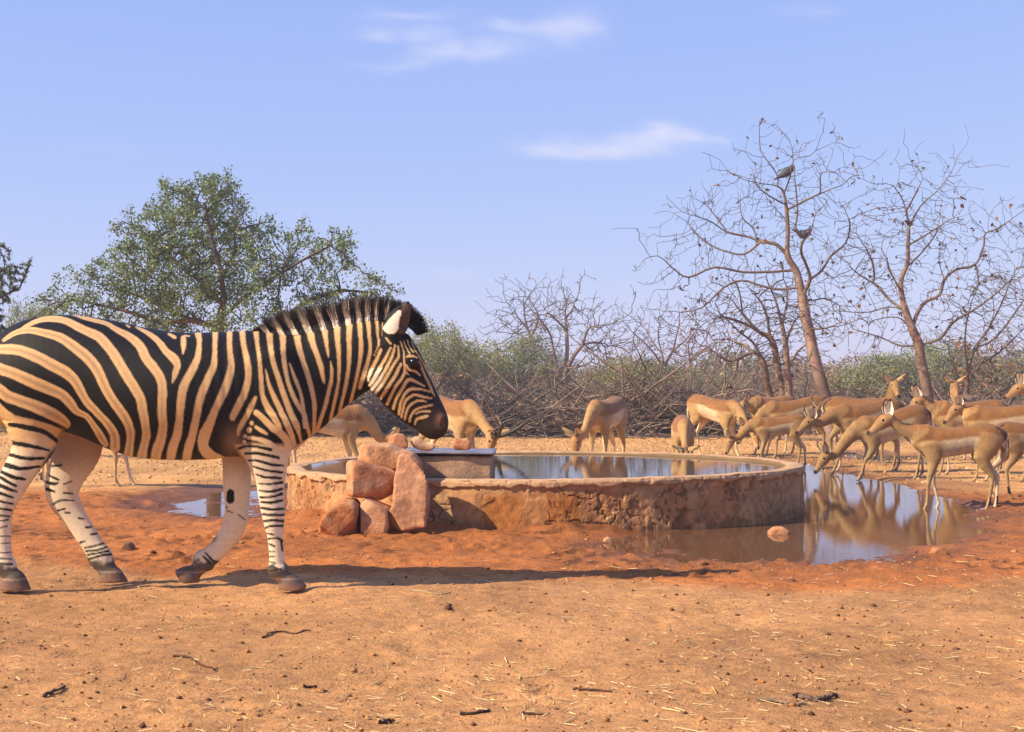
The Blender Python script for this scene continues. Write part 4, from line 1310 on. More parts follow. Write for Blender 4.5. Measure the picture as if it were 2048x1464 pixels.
def impala_mesh(p, res=0.009, seed=0):
    """p: pose. head=(x,y,z) of the poll, turn/pitch of the face (deg), feet=(fl, fr, hl, hr) forward offsets,
    drop: how far the chest sinks, spread: how far the forefeet are splayed"""
    drop = p.get('drop', 0.0); spread = p.get('spread', 0.0); thin = p.get('thin', 1.0)
    zf = lambda x, z: z - drop * sstep(-0.35, 0.30, np.array(x)).item()
    T = [(-.44, .735, .085, .075), (-.36, .735, .135, .115), (-.24, .715, .152, .128), (-.10, .695, .152, .135), (.05, .680, .160, .140), (.18, .675, .172, .132), (.29, .690, .150, .100), (.35, .705, .110, .070)]
    chains = []
    tor = [(x, 0, zf(x, z), h * thin, w * thin) for (x, z, h, w) in catmull(T, 3)]
    chains.append(('torso', tor, (0, 1, 0), 0.0))
    hp = np.array(p['head'], dtype=float)
    tn, pt = R(p.get('turn', 0)), R(p.get('pitch', -35))
    hd = np.array((math.cos(tn) * math.cos(pt), math.sin(tn) * math.cos(pt), math.sin(pt)))
    hl = np.array((-math.sin(tn), math.cos(tn), 0.0))
    hu = np.cross(hd, hl)
    nb = np.array((.31, 0, zf(.31, .735)))
    pos = bez(nb, nb + 0.40 * (hp - nb) * np.array((1.0, 0.5, 0.45)) + np.array((0.05, 0, 0.03)), hp - hd * 0.03 - hu * 0.16 + np.array((0, 0, 0)), hp - hu * 0.01 - hd * 0.005, 9)
    hh = np.interp(np.linspace(0, 1, 9), (0, .25, .6, 1), (.125, .088, .060, .052)) * thin
    ww = np.interp(np.linspace(0, 1, 9), (0, .25, .6, 1), (.085, .062, .046, .042)) * thin
    chains.append(('neck', [(*q, a, b) for q, a, b in zip(pos, hh, ww)], (0, 1, 0), 0.05))
    hs = []
    for t, off, h, w in ((0, 0, .052, .045), (.05, .000, .066, .053), (.10, -.004, .060, .049), (.15, -.010, .046, .036), (.20, -.016, .034, .028), (.235, -.018, .028, .026), (.25, -.019, .022, .022)):
        q = hp + hd * t + hu * off
        hs.append((*q, h, w))
    chains.append(('head', hs, tuple(hl), 0.02))
    ft = p.get('feet', (0, 0, 0, 0))
    for k, (sy, fx_) in enumerate(((1, ft[0]), (-1, ft[1]))):
        yl = 0.075 * sy; yf = yl + spread * sy
        sh = zf(.24, .62)
        J = [(.25, .070 * sy, sh + .03, .115, .055), (.225 + .1 * fx_, yl, sh - .09, .075, .046), (.225 + .22 * fx_, yl + .15 * spread * sy, zf(.24, .46), .046, .034),
             (.245 + .42 * fx_, yl + .4 * spread * sy, zf(.24, .355) if drop < .1 else .355 - .8 * drop, .030, .024), (.255 + .55 * fx_, yl + .55 * spread * sy, .285 - .35 * drop, .024, .022), (.25 + .66 * fx_, yl + .65 * spread * sy, .245 - .3 * drop, .0165, .0155),
             (.245 + .93 * fx_, yl + .93 * spread * sy, .105, .0140, .0135), (.247 + fx_, yf, .075, .0185, .017), (.262 + fx_, yf, .045, .0145, .015), (.272 + fx_, yf, .024, .0185, .019), (.283 + fx_, yf, .008, .023, .021)]
        chains.append(('fore', J, (0, 1, 0), 0.02))
    for k, (sy, fx_) in enumerate(((1, ft[2]), (-1, ft[3]))):
        yl = 0.078 * sy
        J = [(-.30, .070 * sy, .715, .135, .060), (-.27 + .06 * fx_, yl, .62, .118, .062), (-.25 + .25 * fx_, yl, .545, .088, .052), (-.285 + .42 * fx_, yl, .465, .056, .038), (-.345 + .58 * fx_, yl, .395, .036, .027),
             (-.385 + .72 * fx_, yl, .345, .027, .022), (-.385 + .78 * fx_, yl, .305, .021, .018), (-.372 + .95 * fx_, yl, .13, .0150, .0145), (-.366 + fx_, yl, .085, .0205, .018), (-.350 + fx_, yl, .048, .0155, .0155), (-.338 + fx_, yl, .024, .0185, .019), (-.325 + fx_, yl, .008, .023, .021)]
        chains.append(('hind', J, (0, 1, 0), 0.025))
    chains.append(('tail', [(-.45, 0, .775, .026, .024), (-.488, 0, .70, .022, .026), (-.495, 0, .60, .018, .026), (-.487, 0, .53, .008, .012)], (0, 1, 0), 0.015))
    allp = np.array([s for c in chains for s in c[1]])
    lo = (allp[:, :3] - np.maximum(allp[:, 3], allp[:, 4])[:, None]).min(0) - 0.03
    hi = (allp[:, :3] + np.maximum(allp[:, 3], allp[:, 4])[:, None]).max(0) + 0.03
    lo[2] = -0.02
    F = Field(lo, hi, res)
    for (nm, st, lt, k) in chains:
        F.chain(st, lt, k, end=(0.06 if nm == 'torso' else None))
    F.v = np.maximum(F.v, -(F.ax[2] - 0.002)[None, None, :].astype(np.float32))
    v, q = F.mesh(1)
    n = vnormals(v, q)
    # which part each point belongs to
    best = np.full(len(v), 9.0); own = np.zeros(len(v), dtype=int)
    for ci, (nm, st, lt, k) in enumerate(chains):
        st = np.array(st)
        for i in range(len(st) - 1):
            f = seg_field(v, st[i, :3], st[i + 1, :3], st[i, 3:5], st[i + 1, 3:5], np.array(lt, dtype=float))
            m = f < best; best[m] = f[m]; own[m] = ci
    names = np.array([c[0] for c in chains])[own]
    nz_ = fbm3(v + seed, 0.10, 3, 400 + seed); nf = fbm3(v + seed, 0.02, 2, 410 + seed)
    dz = drop * sstep(-0.35, 0.30, v[:, 0])
    zr = v[:, 2] + dz + 0.018 * nz_
    # trunk: chestnut saddle, fawn flank, white belly
    sad = sstep(0.70, 0.725, zr + 0.03 * np.sin(v[:, 0] * 5))
    bel = 1 - sstep(0.565, 0.60, zr)
    fl_ = (sstep(-0.28, -0.16, v[:, 0]) * (1 - sstep(0.10, 0.22, v[:, 0])) * (1 - sad) * 0.5)[:, None]
    tc_ = SADDLE * sad[:, None] + FLANK * (1 - sad)[:, None]
    top = sstep(0.80, 0.87, zr)[:, None] * 0.25
    tc_ = tc_ * (1 - top) + SADDLE * 0.75 * top
    tc_ = tc_ * (1 - fl_) + PALE * fl_
    tc_ = tc_ * (1 - bel[:, None]) + PALE * bel[:, None]
    c = tc_.copy()
    # shoulder, neck
    nk = names == 'neck'
    up = sstep(-0.1, 0.7, n[:, 2] - 0.5 * n[:, 0])
    nc_ = (SADDLE * 1.25) * up[:, None] + FLANK * (1 - up)[:, None]
    thr = sstep(0.2, 0.7, -n[:, 2] + 0.6 * n[:, 0] - 0.5 * np.abs(n[:, 1]))[:, None] * 0.5
    nc_ = nc_ * (1 - thr) + PALE * thr
    c = np.where(nk[:, None], nc_, c)
    hd_m = names == 'head'
    rel = v - hp
    hx = rel @ hd; hz = rel @ hu; hy = np.abs(rel @ hl)
    hc_ = np.tile(FLANK * np.array((1.0, 0.95, 0.95)), (len(v), 1))
    fr_ = sstep(0.4, 0.9, n @ hu)[:, None] * 0.45
    hc_ = hc_ * (1 - fr_) + SADDLE * 1.1 * fr_
    ch_ = np.maximum(sstep(-0.012, -0.035, hz) * sstep(0.08, 0.16, hx), np.exp(-(((hx - 0.075) / 0.02) ** 2 + ((hz - 0.032) / 0.010) ** 2)) * (hy > 0.02) * 0.15)[:, None] * 0.8
    hc_ = hc_ * (1 - ch_) + PALE * ch_
    ns = np.clip(sstep(0.222, 0.245, hx) * sstep(-0.03, -0.014, hz), 0, 1)[:, None]
    hc_ = hc_ * (1 - ns) + IBLK * ns
    cr = (sstep(0.03, 0.0, hx) * sstep(0.3, 0.8, n @ hu))[:, None] * 0.6
    hc_ = hc_ * (1 - cr) + IBLK * 2 * cr
    c = np.where(hd_m[:, None], hc_, c)
    for nm in ('fore', 'hind'):
        m = names == nm
        tb = sstep(0.40, 0.60, v[:, 2])[:, None]
        lc = LEGC * (1 + 0.12 * nf)[:, None]
        inside = sstep(0.1, 0.7, -n[:, 1] * np.sign(v[:, 1]))[:, None] * 0.75
        lc = lc * (1 - inside) + PALE * inside
        up_c = (SADDLE * 0.45 + FLANK * 0.55)
        upper = up_c * sstep(0.66, 0.76, zr)[:, None] * 1.0 + (FLANK * 0.92) * (1 - sstep(0.66, 0.76, zr))[:, None]
        lc = lc * (1 - tb) + upper * tb
        hoof = (1 - sstep(0.014, 0.024, v[:, 2]))[:, None]
        lc = lc * (1 - 0.85 * hoof) + np.array((0.10, 0.07, 0.05)) * 0.85 * hoof
        c = np.where(m[:, None], lc, c)
    # the coat colours run into each other
    for _ in range(4):
        acc_ = np.zeros_like(c); cn_ = np.zeros(len(c))
        for k in range(4):
            np.add.at(acc_, q[:, k], c[q[:, (k + 1) % 4]]); np.add.at(cn_, q[:, k], 1)
        sm_ = 0.5 * c + 0.5 * acc_ / np.maximum(cn_, 1)[:, None]
        c = np.where((hd_m & (hx > 0.03))[:, None], c, sm_)
    # black fetlock glands on the hind feet
    gl = (names == 'hind') & (v[:, 2] > 0.07) & (v[:, 2] < 0.155) & (n[:, 0] < 0.3)
    c = np.where(gl[:, None], IBLK, c)
    # dark bands beside the white tail
    rb_ = np.exp(-((np.abs(v[:, 1]) - 0.062) / 0.012) ** 2) * (v[:, 0] < -0.37) * sstep(0.5, 0.58, v[:, 2]) * (names != 'tail')
    pw = np.exp(-(np.abs(v[:, 1]) / 0.045) ** 4) * (v[:, 0] < -0.38) * sstep(0.42, 0.5, v[:, 2]) * (1 - sstep(0.72, 0.78, v[:, 2]))
    c = c * (1 - 0.85 * pw[:, None]) + PALE * 0.85 * pw[:, None]
    c = c * (1 - 0.9 * rb_[:, None]) + IBLK * 0.9 * rb_[:, None]
    tl = names == 'tail'
    c = np.where(tl[:, None], np.where((n[:, 0] > -0.2)[:, None], PALE, IBLK * 2 + 0.02), c)
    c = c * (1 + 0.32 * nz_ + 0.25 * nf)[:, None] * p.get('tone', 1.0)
    # ears join the head
    V = [v]; Q = [q]; C = [c]; cnt = len(v)
    ed = p.get('ears', (0.55, -0.35))
    for sy in (1, -1):
        b0 = hp - hd * 0.012 + hl * 0.036 * sy + hu * 0.030
        dv = hl * sy * ed[0] + hu * 0.8 + hd * ed[1]
        face = hd * 0.7 + hl * sy * 0.75
        ev_, ef_, ec_ = leaf_ear(b0, dv, face, 0.160, 0.047)
        V.append(ev_); Q.append(ef_ + cnt); C.append(ec_); cnt += len(ev_)
    me = mesh_np('impala_body', np.concatenate(V), np.concatenate(Q), M_FURI, True, np.clip(np.concatenate(C), 0.004, 1))
    return me, hp, hd, hl, hu


def horn_mesh(hp, hd, hl, hu, sy, ln=0.5):
    """ringed lyre horn"""
    b = hp + hd * 0.015 + hl * 0.026 * sy + hu * 0.045
    ctl = [(0, 0, 0), (.02 * sy, .10, -.035), (.085 * sy, .20, -.11), (.135 * sy, .29, -.20), (.120 * sy, .38, -.26), (.075 * sy, .47, -.27), (.055 * sy, .54, -.24)]
    pts = catmull(ctl, 10) * ln / 0.5
    pts = np.array([b + hl * a + hu * u + hd * f for a, u, f in pts])
    n = len(pts); S = 8
    V = []; C = []
    for i in range(n):
        t = i / (n - 1)
        r = (0.021 * (1 - t) ** 0.7 + 0.003) * (1 + (0.16 if (i % 3 == 0 and t < 0.75) else 0))
        d = pts[min(i + 1, n - 1)] - pts[max(i - 1, 0)]; d /= np.linalg.norm(d)
        a = np.cross(d, hl); a /= np.linalg.norm(a); b2 = np.cross(d, a)
        for k in range(S):
            an_ = 2 * math.pi * k / S
            V.append(pts[i] + r * (a * math.cos(an_) + b2 * math.sin(an_))); C.append(np.array((0.045, 0.035, 0.028)) * (1.5 if i % 3 == 0 else 0.8))
    F = [(i * S + k, i * S + (k + 1) % S, (i + 1) * S + (k + 1) % S, (i + 1) * S + k) for i in range(n - 1) for k in range(S)]
    return mesh_np('impala_horn', np.array(V), np.array(F), M_HORN, True, np.array(C))


_ev, _ef = ball(0.0150, 1.0, 7)
EYE_I = mesh_np('impala_eye', _ev, _ef, M_EYE, True)


def impala(label, px, py, yaw, scale, pose, group='impalas gathered at the trough', horns=0.0, res=0.009, seed=0, d=None):
    g = G(px, py) if d is None else np.array((P(px, HOR, d)[0], d, 0))
    z = gh(g[0], g[1]) - 0.006
    t = thing('impala', label, 'impala', (g[0], g[1], z), R(yaw), group)
    t.scale = (scale,) * 3
    # shading put into the coat colour, darkest on the bunched herd, varied per animal
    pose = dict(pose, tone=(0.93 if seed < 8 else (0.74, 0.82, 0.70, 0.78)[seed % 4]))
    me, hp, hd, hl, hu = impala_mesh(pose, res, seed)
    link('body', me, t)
    for sy in (1, -1):
        link('eye', EYE_I, t, loc=hp + hd * 0.070 + hl * sy * 0.0395 + hu * 0.020)
        if horns:
            link('horn', horn_mesh(hp, hd, hl, hu, sy, horns), t)
    return t


UP = dict(head=(.50, 0, 1.06), pitch=-28)
ALERT = dict(head=(.44, 0, 1.13), pitch=-30)
LOW = dict(head=(.66, 0, .80), pitch=-35)
DRINK = dict(head=(.74, 0, .42), pitch=-62, drop=.06, feet=(.05, .12, 0, -.06), spread=.03)
RIMDRINK = dict(head=(.72, 0, .60), pitch=-65, drop=.02, feet=(.04, .10, 0, -.08), spread=.02)


def pose(base, **k):
    q = dict(base); q.update(k); return q


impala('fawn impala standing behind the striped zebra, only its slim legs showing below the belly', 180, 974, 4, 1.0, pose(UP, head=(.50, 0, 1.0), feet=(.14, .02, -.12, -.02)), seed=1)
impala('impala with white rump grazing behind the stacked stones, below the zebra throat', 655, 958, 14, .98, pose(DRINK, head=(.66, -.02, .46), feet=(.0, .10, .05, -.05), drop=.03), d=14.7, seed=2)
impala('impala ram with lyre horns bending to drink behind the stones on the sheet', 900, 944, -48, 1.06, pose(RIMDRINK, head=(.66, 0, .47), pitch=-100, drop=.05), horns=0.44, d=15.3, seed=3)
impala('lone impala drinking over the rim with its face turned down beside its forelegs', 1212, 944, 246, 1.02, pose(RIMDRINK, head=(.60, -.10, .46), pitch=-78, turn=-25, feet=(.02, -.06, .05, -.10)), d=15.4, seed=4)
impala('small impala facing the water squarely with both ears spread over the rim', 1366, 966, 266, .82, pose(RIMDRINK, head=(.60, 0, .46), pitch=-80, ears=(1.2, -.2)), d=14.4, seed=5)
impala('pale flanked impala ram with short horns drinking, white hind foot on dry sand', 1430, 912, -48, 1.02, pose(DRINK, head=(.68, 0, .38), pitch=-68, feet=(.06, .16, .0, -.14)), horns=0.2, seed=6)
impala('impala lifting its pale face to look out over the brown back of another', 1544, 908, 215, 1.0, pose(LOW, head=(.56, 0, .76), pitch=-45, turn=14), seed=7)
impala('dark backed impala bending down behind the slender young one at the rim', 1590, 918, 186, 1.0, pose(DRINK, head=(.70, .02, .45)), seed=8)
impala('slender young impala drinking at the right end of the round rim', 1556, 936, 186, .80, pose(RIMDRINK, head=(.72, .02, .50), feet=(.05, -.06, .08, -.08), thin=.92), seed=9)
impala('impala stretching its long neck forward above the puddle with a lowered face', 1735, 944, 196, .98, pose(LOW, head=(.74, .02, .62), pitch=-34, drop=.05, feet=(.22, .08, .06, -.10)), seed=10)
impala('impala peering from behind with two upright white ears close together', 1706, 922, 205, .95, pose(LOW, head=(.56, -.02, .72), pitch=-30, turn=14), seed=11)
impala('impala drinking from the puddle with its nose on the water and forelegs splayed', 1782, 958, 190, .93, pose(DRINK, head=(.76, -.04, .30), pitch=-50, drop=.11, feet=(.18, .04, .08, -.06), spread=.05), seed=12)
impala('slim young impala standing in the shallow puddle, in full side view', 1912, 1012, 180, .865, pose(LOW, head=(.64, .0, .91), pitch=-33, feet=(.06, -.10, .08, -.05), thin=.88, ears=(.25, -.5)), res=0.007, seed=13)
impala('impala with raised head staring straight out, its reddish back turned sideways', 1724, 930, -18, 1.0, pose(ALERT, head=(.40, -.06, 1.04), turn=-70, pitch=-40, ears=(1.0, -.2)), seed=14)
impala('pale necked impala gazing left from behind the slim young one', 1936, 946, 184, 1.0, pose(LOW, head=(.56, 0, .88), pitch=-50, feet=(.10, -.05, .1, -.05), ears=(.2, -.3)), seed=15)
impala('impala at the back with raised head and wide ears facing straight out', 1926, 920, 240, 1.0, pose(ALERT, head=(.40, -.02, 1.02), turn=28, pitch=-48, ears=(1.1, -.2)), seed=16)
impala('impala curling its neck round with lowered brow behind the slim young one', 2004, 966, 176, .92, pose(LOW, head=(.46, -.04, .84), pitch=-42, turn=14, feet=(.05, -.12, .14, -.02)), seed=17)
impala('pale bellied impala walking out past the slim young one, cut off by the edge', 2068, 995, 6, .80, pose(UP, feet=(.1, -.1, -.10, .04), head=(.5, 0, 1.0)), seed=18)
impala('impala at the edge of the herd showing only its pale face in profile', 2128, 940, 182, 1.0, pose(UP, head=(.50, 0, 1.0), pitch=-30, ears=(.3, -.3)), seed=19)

# ------------------------------------------------------------------ trees
def colonize(lines, attr, D, di, dk, maxit=160, rng=None, trop=(0, 0, 0.05), jit=0.25):
    """grow a branch skeleton: given limbs, then twigs that reach for the attractor points"""
    pos = []; par = []
    for li, ln in enumerate(lines):
        ln = np.asarray(ln, dtype=float)
        pts = [ln[0]]
        for a, b in zip(ln[:-1], ln[1:]):
            n = max(1, int(math.ceil(np.linalg.norm(b - a) / D)))
            for k in range(1, n + 1):
                pts.append(a + (b - a) * k / n)
        if li == 0:
            prev = -1
        else:
            prev = int(np.argmin(((np.array(pos) - pts[0]) ** 2).sum(1)))
            pts = pts[1:]
        for q in pts:
            pos.append(q); par.append(prev); prev = len(pos) - 1
    pos = list(np.array(pos)); par = list(par)
    A = np.asarray(attr, dtype=float).copy()
    if len(A):
        P0 = np.array(pos)
        d2 = ((A[:, None] - P0[None]) ** 2).sum(2)
        near = d2.argmin(1); nd = np.sqrt(d2.min(1))
        trop = np.array(trop)
        for it in range(maxit):
            act = nd < di
            if not act.any():
                break
            ids = near[act]
            dirs = A[act] - np.array(pos)[ids]
            dirs /= np.linalg.norm(dirs, axis=1, keepdims=True) + 1e-9
            u, inv = np.unique(ids, return_inverse=True)
            acc_ = np.zeros((len(u), 3)); np.add.at(acc_, inv, dirs)
            acc_ /= np.linalg.norm(acc_, axis=1, keepdims=True) + 1e-9
            acc_ += trop + rng.normal(0, jit, acc_.shape)
            acc_ /= np.linalg.norm(acc_, axis=1, keepdims=True) + 1e-9
            new = np.array(pos)[u] + acc_ * D
            base = len(pos)
            pos.extend(new); par.extend(u.tolist())
            d2 = ((A[:, None] - new[None]) ** 2).sum(2)
            k = d2.argmin(1); dn = np.sqrt(d2.min(1))
            m = dn < nd
            near[m] = base + k[m]; nd[m] = dn[m]
            keep = nd > dk
            A, near, nd = A[keep], near[keep], nd[keep]
            if not len(A):
                break
    return np.array(pos), np.array(par)


def skeleton_radii(par, r_tip, r_base, ex=0.5):
    n = len(par)
    tips = np.zeros(n); has = np.zeros(n, dtype=bool); has[par[par >= 0]] = True
    tips[~has] = 1
    for i in range(n - 1, -1, -1):
        if par[i] >= 0:
            tips[par[i]] += tips[i]
    w = tips / tips.max()
    return r_tip + (r_base - r_tip) * w ** ex, tips


def skeleton_mesh(pos, par, rad, col=(0.2, 0.15, 0.1), sides=None, seed=0):
    n = len(pos)
    idx = np.where(par >= 0)[0]
    pi = par[idx]
    d = pos[idx] - pos[pi]
    ln = np.linalg.norm(d, axis=1, keepdims=True); d = d / (ln + 1e-9)
    dirn = np.zeros((n, 3)); dirn[idx] = d
    roots = np.where(par < 0)[0]
    for r in roots:
        ch_ = idx[pi == r]
        if len(ch_):
            dirn[r] = dirn[ch_[0]]
    # thickest child carries on the parent's ring
    order = np.argsort(rad[idx])
    main = np.full(n, -1); main[pi[order]] = idx[order]
    is_main = main[pi] == idx
    d0 = np.where(is_main[:, None], dirn[pi], d)
    r0 = np.where(is_main, rad[pi], np.minimum(rad[pi], rad[idx] * 1.3))
    r1 = rad[idx]
    V = []; F = []; C = []; cnt = 0
    nr_ = fbm3(pos, 0.5, 3, 600 + seed)
    base = np.array(col)
    # young wood is darker and greyer than the old trunk
    tw = np.clip((rad[idx] - 0.006) / 0.04, 0, 1)[:, None]
    shade_c = np.array((0.62, 0.66, 0.72)) * (1 - tw) + np.array((1.15, 1.0, 0.88)) * tw
    for lo_, hi_, S in ((0, 0.012, 3), (0.012, 0.035, 4), (0.035, 9, 7)):
        m = (r0 >= lo_) & (r0 < hi_)
        if not m.any():
            continue
        rings = []
        for (dd, rr, pp) in ((d0[m], r0[m], pos[pi[m]]), (d[m], r1[m], pos[idx[m]])):
            ref = np.tile(np.array((0.31, 0.87, 0.38)), (len(dd), 1))
            u = np.cross(dd, ref); u /= np.linalg.norm(u, axis=1, keepdims=True) + 1e-9
            w = np.cross(dd, u)
            a = np.arange(S) * 2 * math.pi / S
            rings.append(pp[:, None] + rr[:, None, None] * (u[:, None] * np.cos(a)[None, :, None] + w[:, None] * np.sin(a)[None, :, None]))
        R2 = np.concatenate(rings, 1)
        k = len(R2)
        b = (np.arange(k) * 2 * S)[:, None]
        for s_ in range(S):
            F.append(cnt + b + np.array([[s_, (s_ + 1) % S, S + (s_ + 1) % S, S + s_]]))
        V.append(R2.reshape(-1, 3)); cnt += k * 2 * S
        C.append(np.repeat(base * shade_c[m] * (1 + 0.7 * nr_[idx[m]])[:, None], 2 * S, 0))
    return np.concatenate(V), np.concatenate(F), np.clip(np.concatenate(C), 0.01, 1)


def leaf_cloud(pts, size, rng, cols, stretch=1.8, updir=0.3):
    """one small folded leaf face per point"""
    n = len(pts)
    a = rng.normal(size=(n, 3)); a[:, 2] += updir * rng.uniform(-0.3, 1, n); a /= np.linalg.norm(a, axis=1, keepdims=True)
    b = np.cross(a, rng.normal(size=(n, 3))); b /= np.linalg.norm(b, axis=1, keepdims=True)
    s = (size * rng.uniform(0.6, 1.35, n))[:, None]
    V = np.stack([pts - a * s * 0.5 * stretch, pts + b * s * 0.5, pts + a * s * 0.5 * stretch, pts - b * s * 0.5], 1).reshape(-1, 3)
    F = np.arange(n * 4).reshape(-1, 4)
    return V, F, np.repeat(cols, 4, 0)


def px_line(pts, d, rng, depth=0.0, wob=0.0):
    """traced limb -> 3D polyline; limbs lean towards or away from us as they leave the trunk"""
    out = []
    sl = rng.uniform(-1, 1) * depth
    n = len(pts)
    for i, (x, y) in enumerate(pts):
        t = i / max(1, n - 1)
        out.append(P(x, y, d + sl * t + rng.normal(0, wob) * (i > 0)))
    return np.array(out)


def tree_object(name, label, cat, base, sk, leaves=None, group=None, bark=(0.2, 0.15, 0.1), seed=0):
    """sk = (pos, par, rad); the thick wood is the trunk, twigs and leaves are the crown"""
    t = thing(name, label, cat, base, group=group)
    pos, par, rad = sk
    V, F, C = skeleton_mesh(pos, par, rad, bark, seed=seed)
    link('trunk', mesh_np(name + '_wood', V - base, F, M_BARK, True, C), t)
    if leaves is not None:
        LV, LF, LC = leaves
        link('crown', mesh_np(name + '_leaves', LV - base, LF, M_LEAF, False, LC), t)
    return t


def leaf_cols(n, rng, base, var=0.35, yellow=0.15):
    c = np.tile(np.array(base), (n, 1)) * rng.uniform(1 - var, 1 + var, n)[:, None]
    y = (rng.random(n) < yellow)[:, None]
    return np.where(y, c * np.array((1.7, 1.25, 0.8)), c)


# ---- the big leafy tree behind the zebra
rg = np.random.default_rng(21)
GD = 27.0
CL = [(412, 385, 52, 1.0), (350, 420, 55, 1.0), (290, 470, 52, 1.0), (455, 432, 48, .9), (400, 480, 68, 1.0), (330, 520, 62, 1.0), (262, 525, 46, .9), (228, 555, 42, .8), (180, 570, 36, .7), (128, 588, 34, .5), (100, 606, 28, .4),
      (482, 490, 48, .8), (540, 470, 44, .55), (602, 482, 42, .5), (660, 492, 42, .6), (694, 470, 22, .6), (692, 520, 34, .6), (642, 540, 44, .5), (582, 540, 48, .5), (522, 550, 50, .6), (452, 560, 58, .9), (380, 580, 58, 1.0), (302, 590, 56, .9),
      (232, 612, 48, .8), (170, 622, 38, .6), (552, 602, 50, .5), (622, 602, 44, .5), (672, 592, 40, .6), (742, 576, 34, .7), (774, 592, 26, .7), (722, 612, 30, .6), (490, 412, 24, .6), (442, 368, 30, .9), (150, 548, 18, .5), (230, 462, 14, .6),
      (470, 640, 60, .6), (360, 640, 60, .7), (280, 640, 50, .7), (590, 650, 60, .5), (680, 650, 50, .5), (800, 640, 30, .6), (340, 372, 22, .8), (500, 520, 50, .6), (120, 640, 40, .5), (60, 620, 18, .4), (62, 650, 22, .4)]
att = []; lpts = []
for (x, y, r, dn) in CL:
    c0 = P(x, y, GD + rg.normal(0, 0.55)); rr = r / FPX * GD
    n = int(44 * dn * (r / 45) ** 2)
    q = rg.normal(size=(n, 3)); q /= np.linalg.norm(q, axis=1, keepdims=True); q *= (rg.random(n) ** 0.45)[:, None]
    att.append(c0 + q * np.array((rr, rr * 1.7, rr)))
    n = int(1150 * dn ** 1.3 * (r / 45) ** 2)
    # leaves sit in sprigs
    ns = max(4, n // 46)
    sp = rg.normal(size=(ns, 3)); sp /= np.linalg.norm(sp, axis=1, keepdims=True); sp *= (rg.random(ns) ** 0.40)[:, None]
    sp = c0 + sp * np.array((rr * 1.05, rr * 1.8, rr * 1.05))
    lpts.append(np.repeat(sp, n // ns, 0) + rg.normal(0, 0.066, (n // ns * ns, 3)))
att = np.concatenate(att); lpts = np.concatenate(lpts)
lines = [px_line(p, GD, rg, 0.6, 0.03) for p in [
    [(430, 880), (428, 760), (427, 700), (434, 655), (448, 605), (442, 545), (425, 480), (412, 420)],
    [(434, 655), (385, 640), (322, 646), (252, 622), (172, 604)], [(440, 640), (482, 600), (540, 560), (602, 522), (660, 492)],
    [(428, 720), (500, 700), (572, 660), (556, 595), (562, 545), (592, 500)], [(446, 610), (400, 560), (345, 520), (292, 480)], [(442, 560), (470, 500), (470, 440)], [(560, 640), (620, 600), (680, 580), (745, 585)], [(380, 640), (300, 600), (230, 575)]]]
pos, par = colonize(lines, att, 0.17, 1.9, 0.24, 120, rg, (0, 0, 0.10), 0.28)
rad, tips = skeleton_radii(par, 0.0085, 0.16, 0.56)
rad = 0.0085 + (rad - 0.0085) * (1 - 0.5 * np.clip(pos[:, 2] / 5.0, 0, 1))
# leaves gather round twig ends too
tipi = np.where(tips <= 2)[0]
tp = pos[rg.choice(tipi, 9000)] + rg.normal(0, 0.08, (9000, 3))
lp = np.concatenate([lpts, tp])
lc = leaf_cols(len(lp), rg, (0.165, 0.225, 0.078), 0.4, 0.12)
gb = np.array((P(430, HOR, GD)[0], GD, 0.0))
gb[2] = gh(gb[0], gb[1])
tree_object('leafy_tree', 'large spreading green leafy tree behind the striped zebra', 'tree', gb, (pos, par, rad), leaf_cloud(lp, 0.034, rg, lc), bark=(0.13, 0.092, 0.07), seed=1)

# ---- dark thorn tree at the picture's edge
rg = np.random.default_rng(22)
TD = 19.0
att = []; lp = []
lines = [px_line(p, TD, rg, 0.3, 0.02) for p in [[(-120, 920), (-125, 760), (-110, 640), (-90, 560)], [(-110, 640), (-50, 600), (10, 590), (40, 575), (62, 518)], [(-100, 600), (-40, 560), (15, 535)], [(-115, 680), (-60, 660), (0, 640)], [(-95, 570), (-40, 520), (5, 490)], [(-110, 640), (-200, 560)], [(-118, 700), (-40, 690), (5, 655)]]]
for (x, y, r) in [(-100, 540, 80), (-40, 545, 60), (0, 520, 38), (8, 570, 34), (-10, 600, 40), (-60, 640, 70), (-10, 655, 32), (-160, 600, 90), (-20, 690, 40), (18, 548, 22)]:
    c0 = P(x, y, TD + rg.normal(0, 0.3)); rr = r / FPX * TD
    q = rg.normal(size=(110, 3)); q /= np.linalg.norm(q, axis=1, keepdims=True); q *= (rg.random(110) ** 0.5)[:, None]
    att.append(c0 + q * rr)
pos, par = colonize(lines, np.concatenate(att), 0.09, 1.2, 0.14, 120, rg, (0.1, 0, 0.0), 0.25)
rad, tips = skeleton_radii(par, 0.003, 0.07, 0.6)
ti = np.where((tips <= 4) & (par >= 0))[0]
k = rg.choice(ti, 13000)
dirs = pos[k] - pos[par[k]]; dirs /= np.linalg.norm(dirs, axis=1, keepdims=True)
pp = pos[k] - dirs * rg.uniform(0, 0.15, 13000)[:, None]
nd_ = dirs * 0.8 + rg.normal(0, 0.4, (13000, 3)); nd_ /= np.linalg.norm(nd_, axis=1, keepdims=True)
sd_ = np.cross(nd_, rg.normal(size=(13000, 3))); sd_ /= np.linalg.norm(sd_, axis=1, keepdims=True)
ll = rg.uniform(0.04, 0.085, 13000)[:, None]
LV = np.stack([pp, pp + nd_ * ll * 0.5 + sd_ * 0.008, pp + nd_ * ll, pp + nd_ * ll * 0.5 - sd_ * 0.008], 1).reshape(-1, 3)
tb_ = np.array((P(-120, HOR, TD)[0], TD, 0.0))
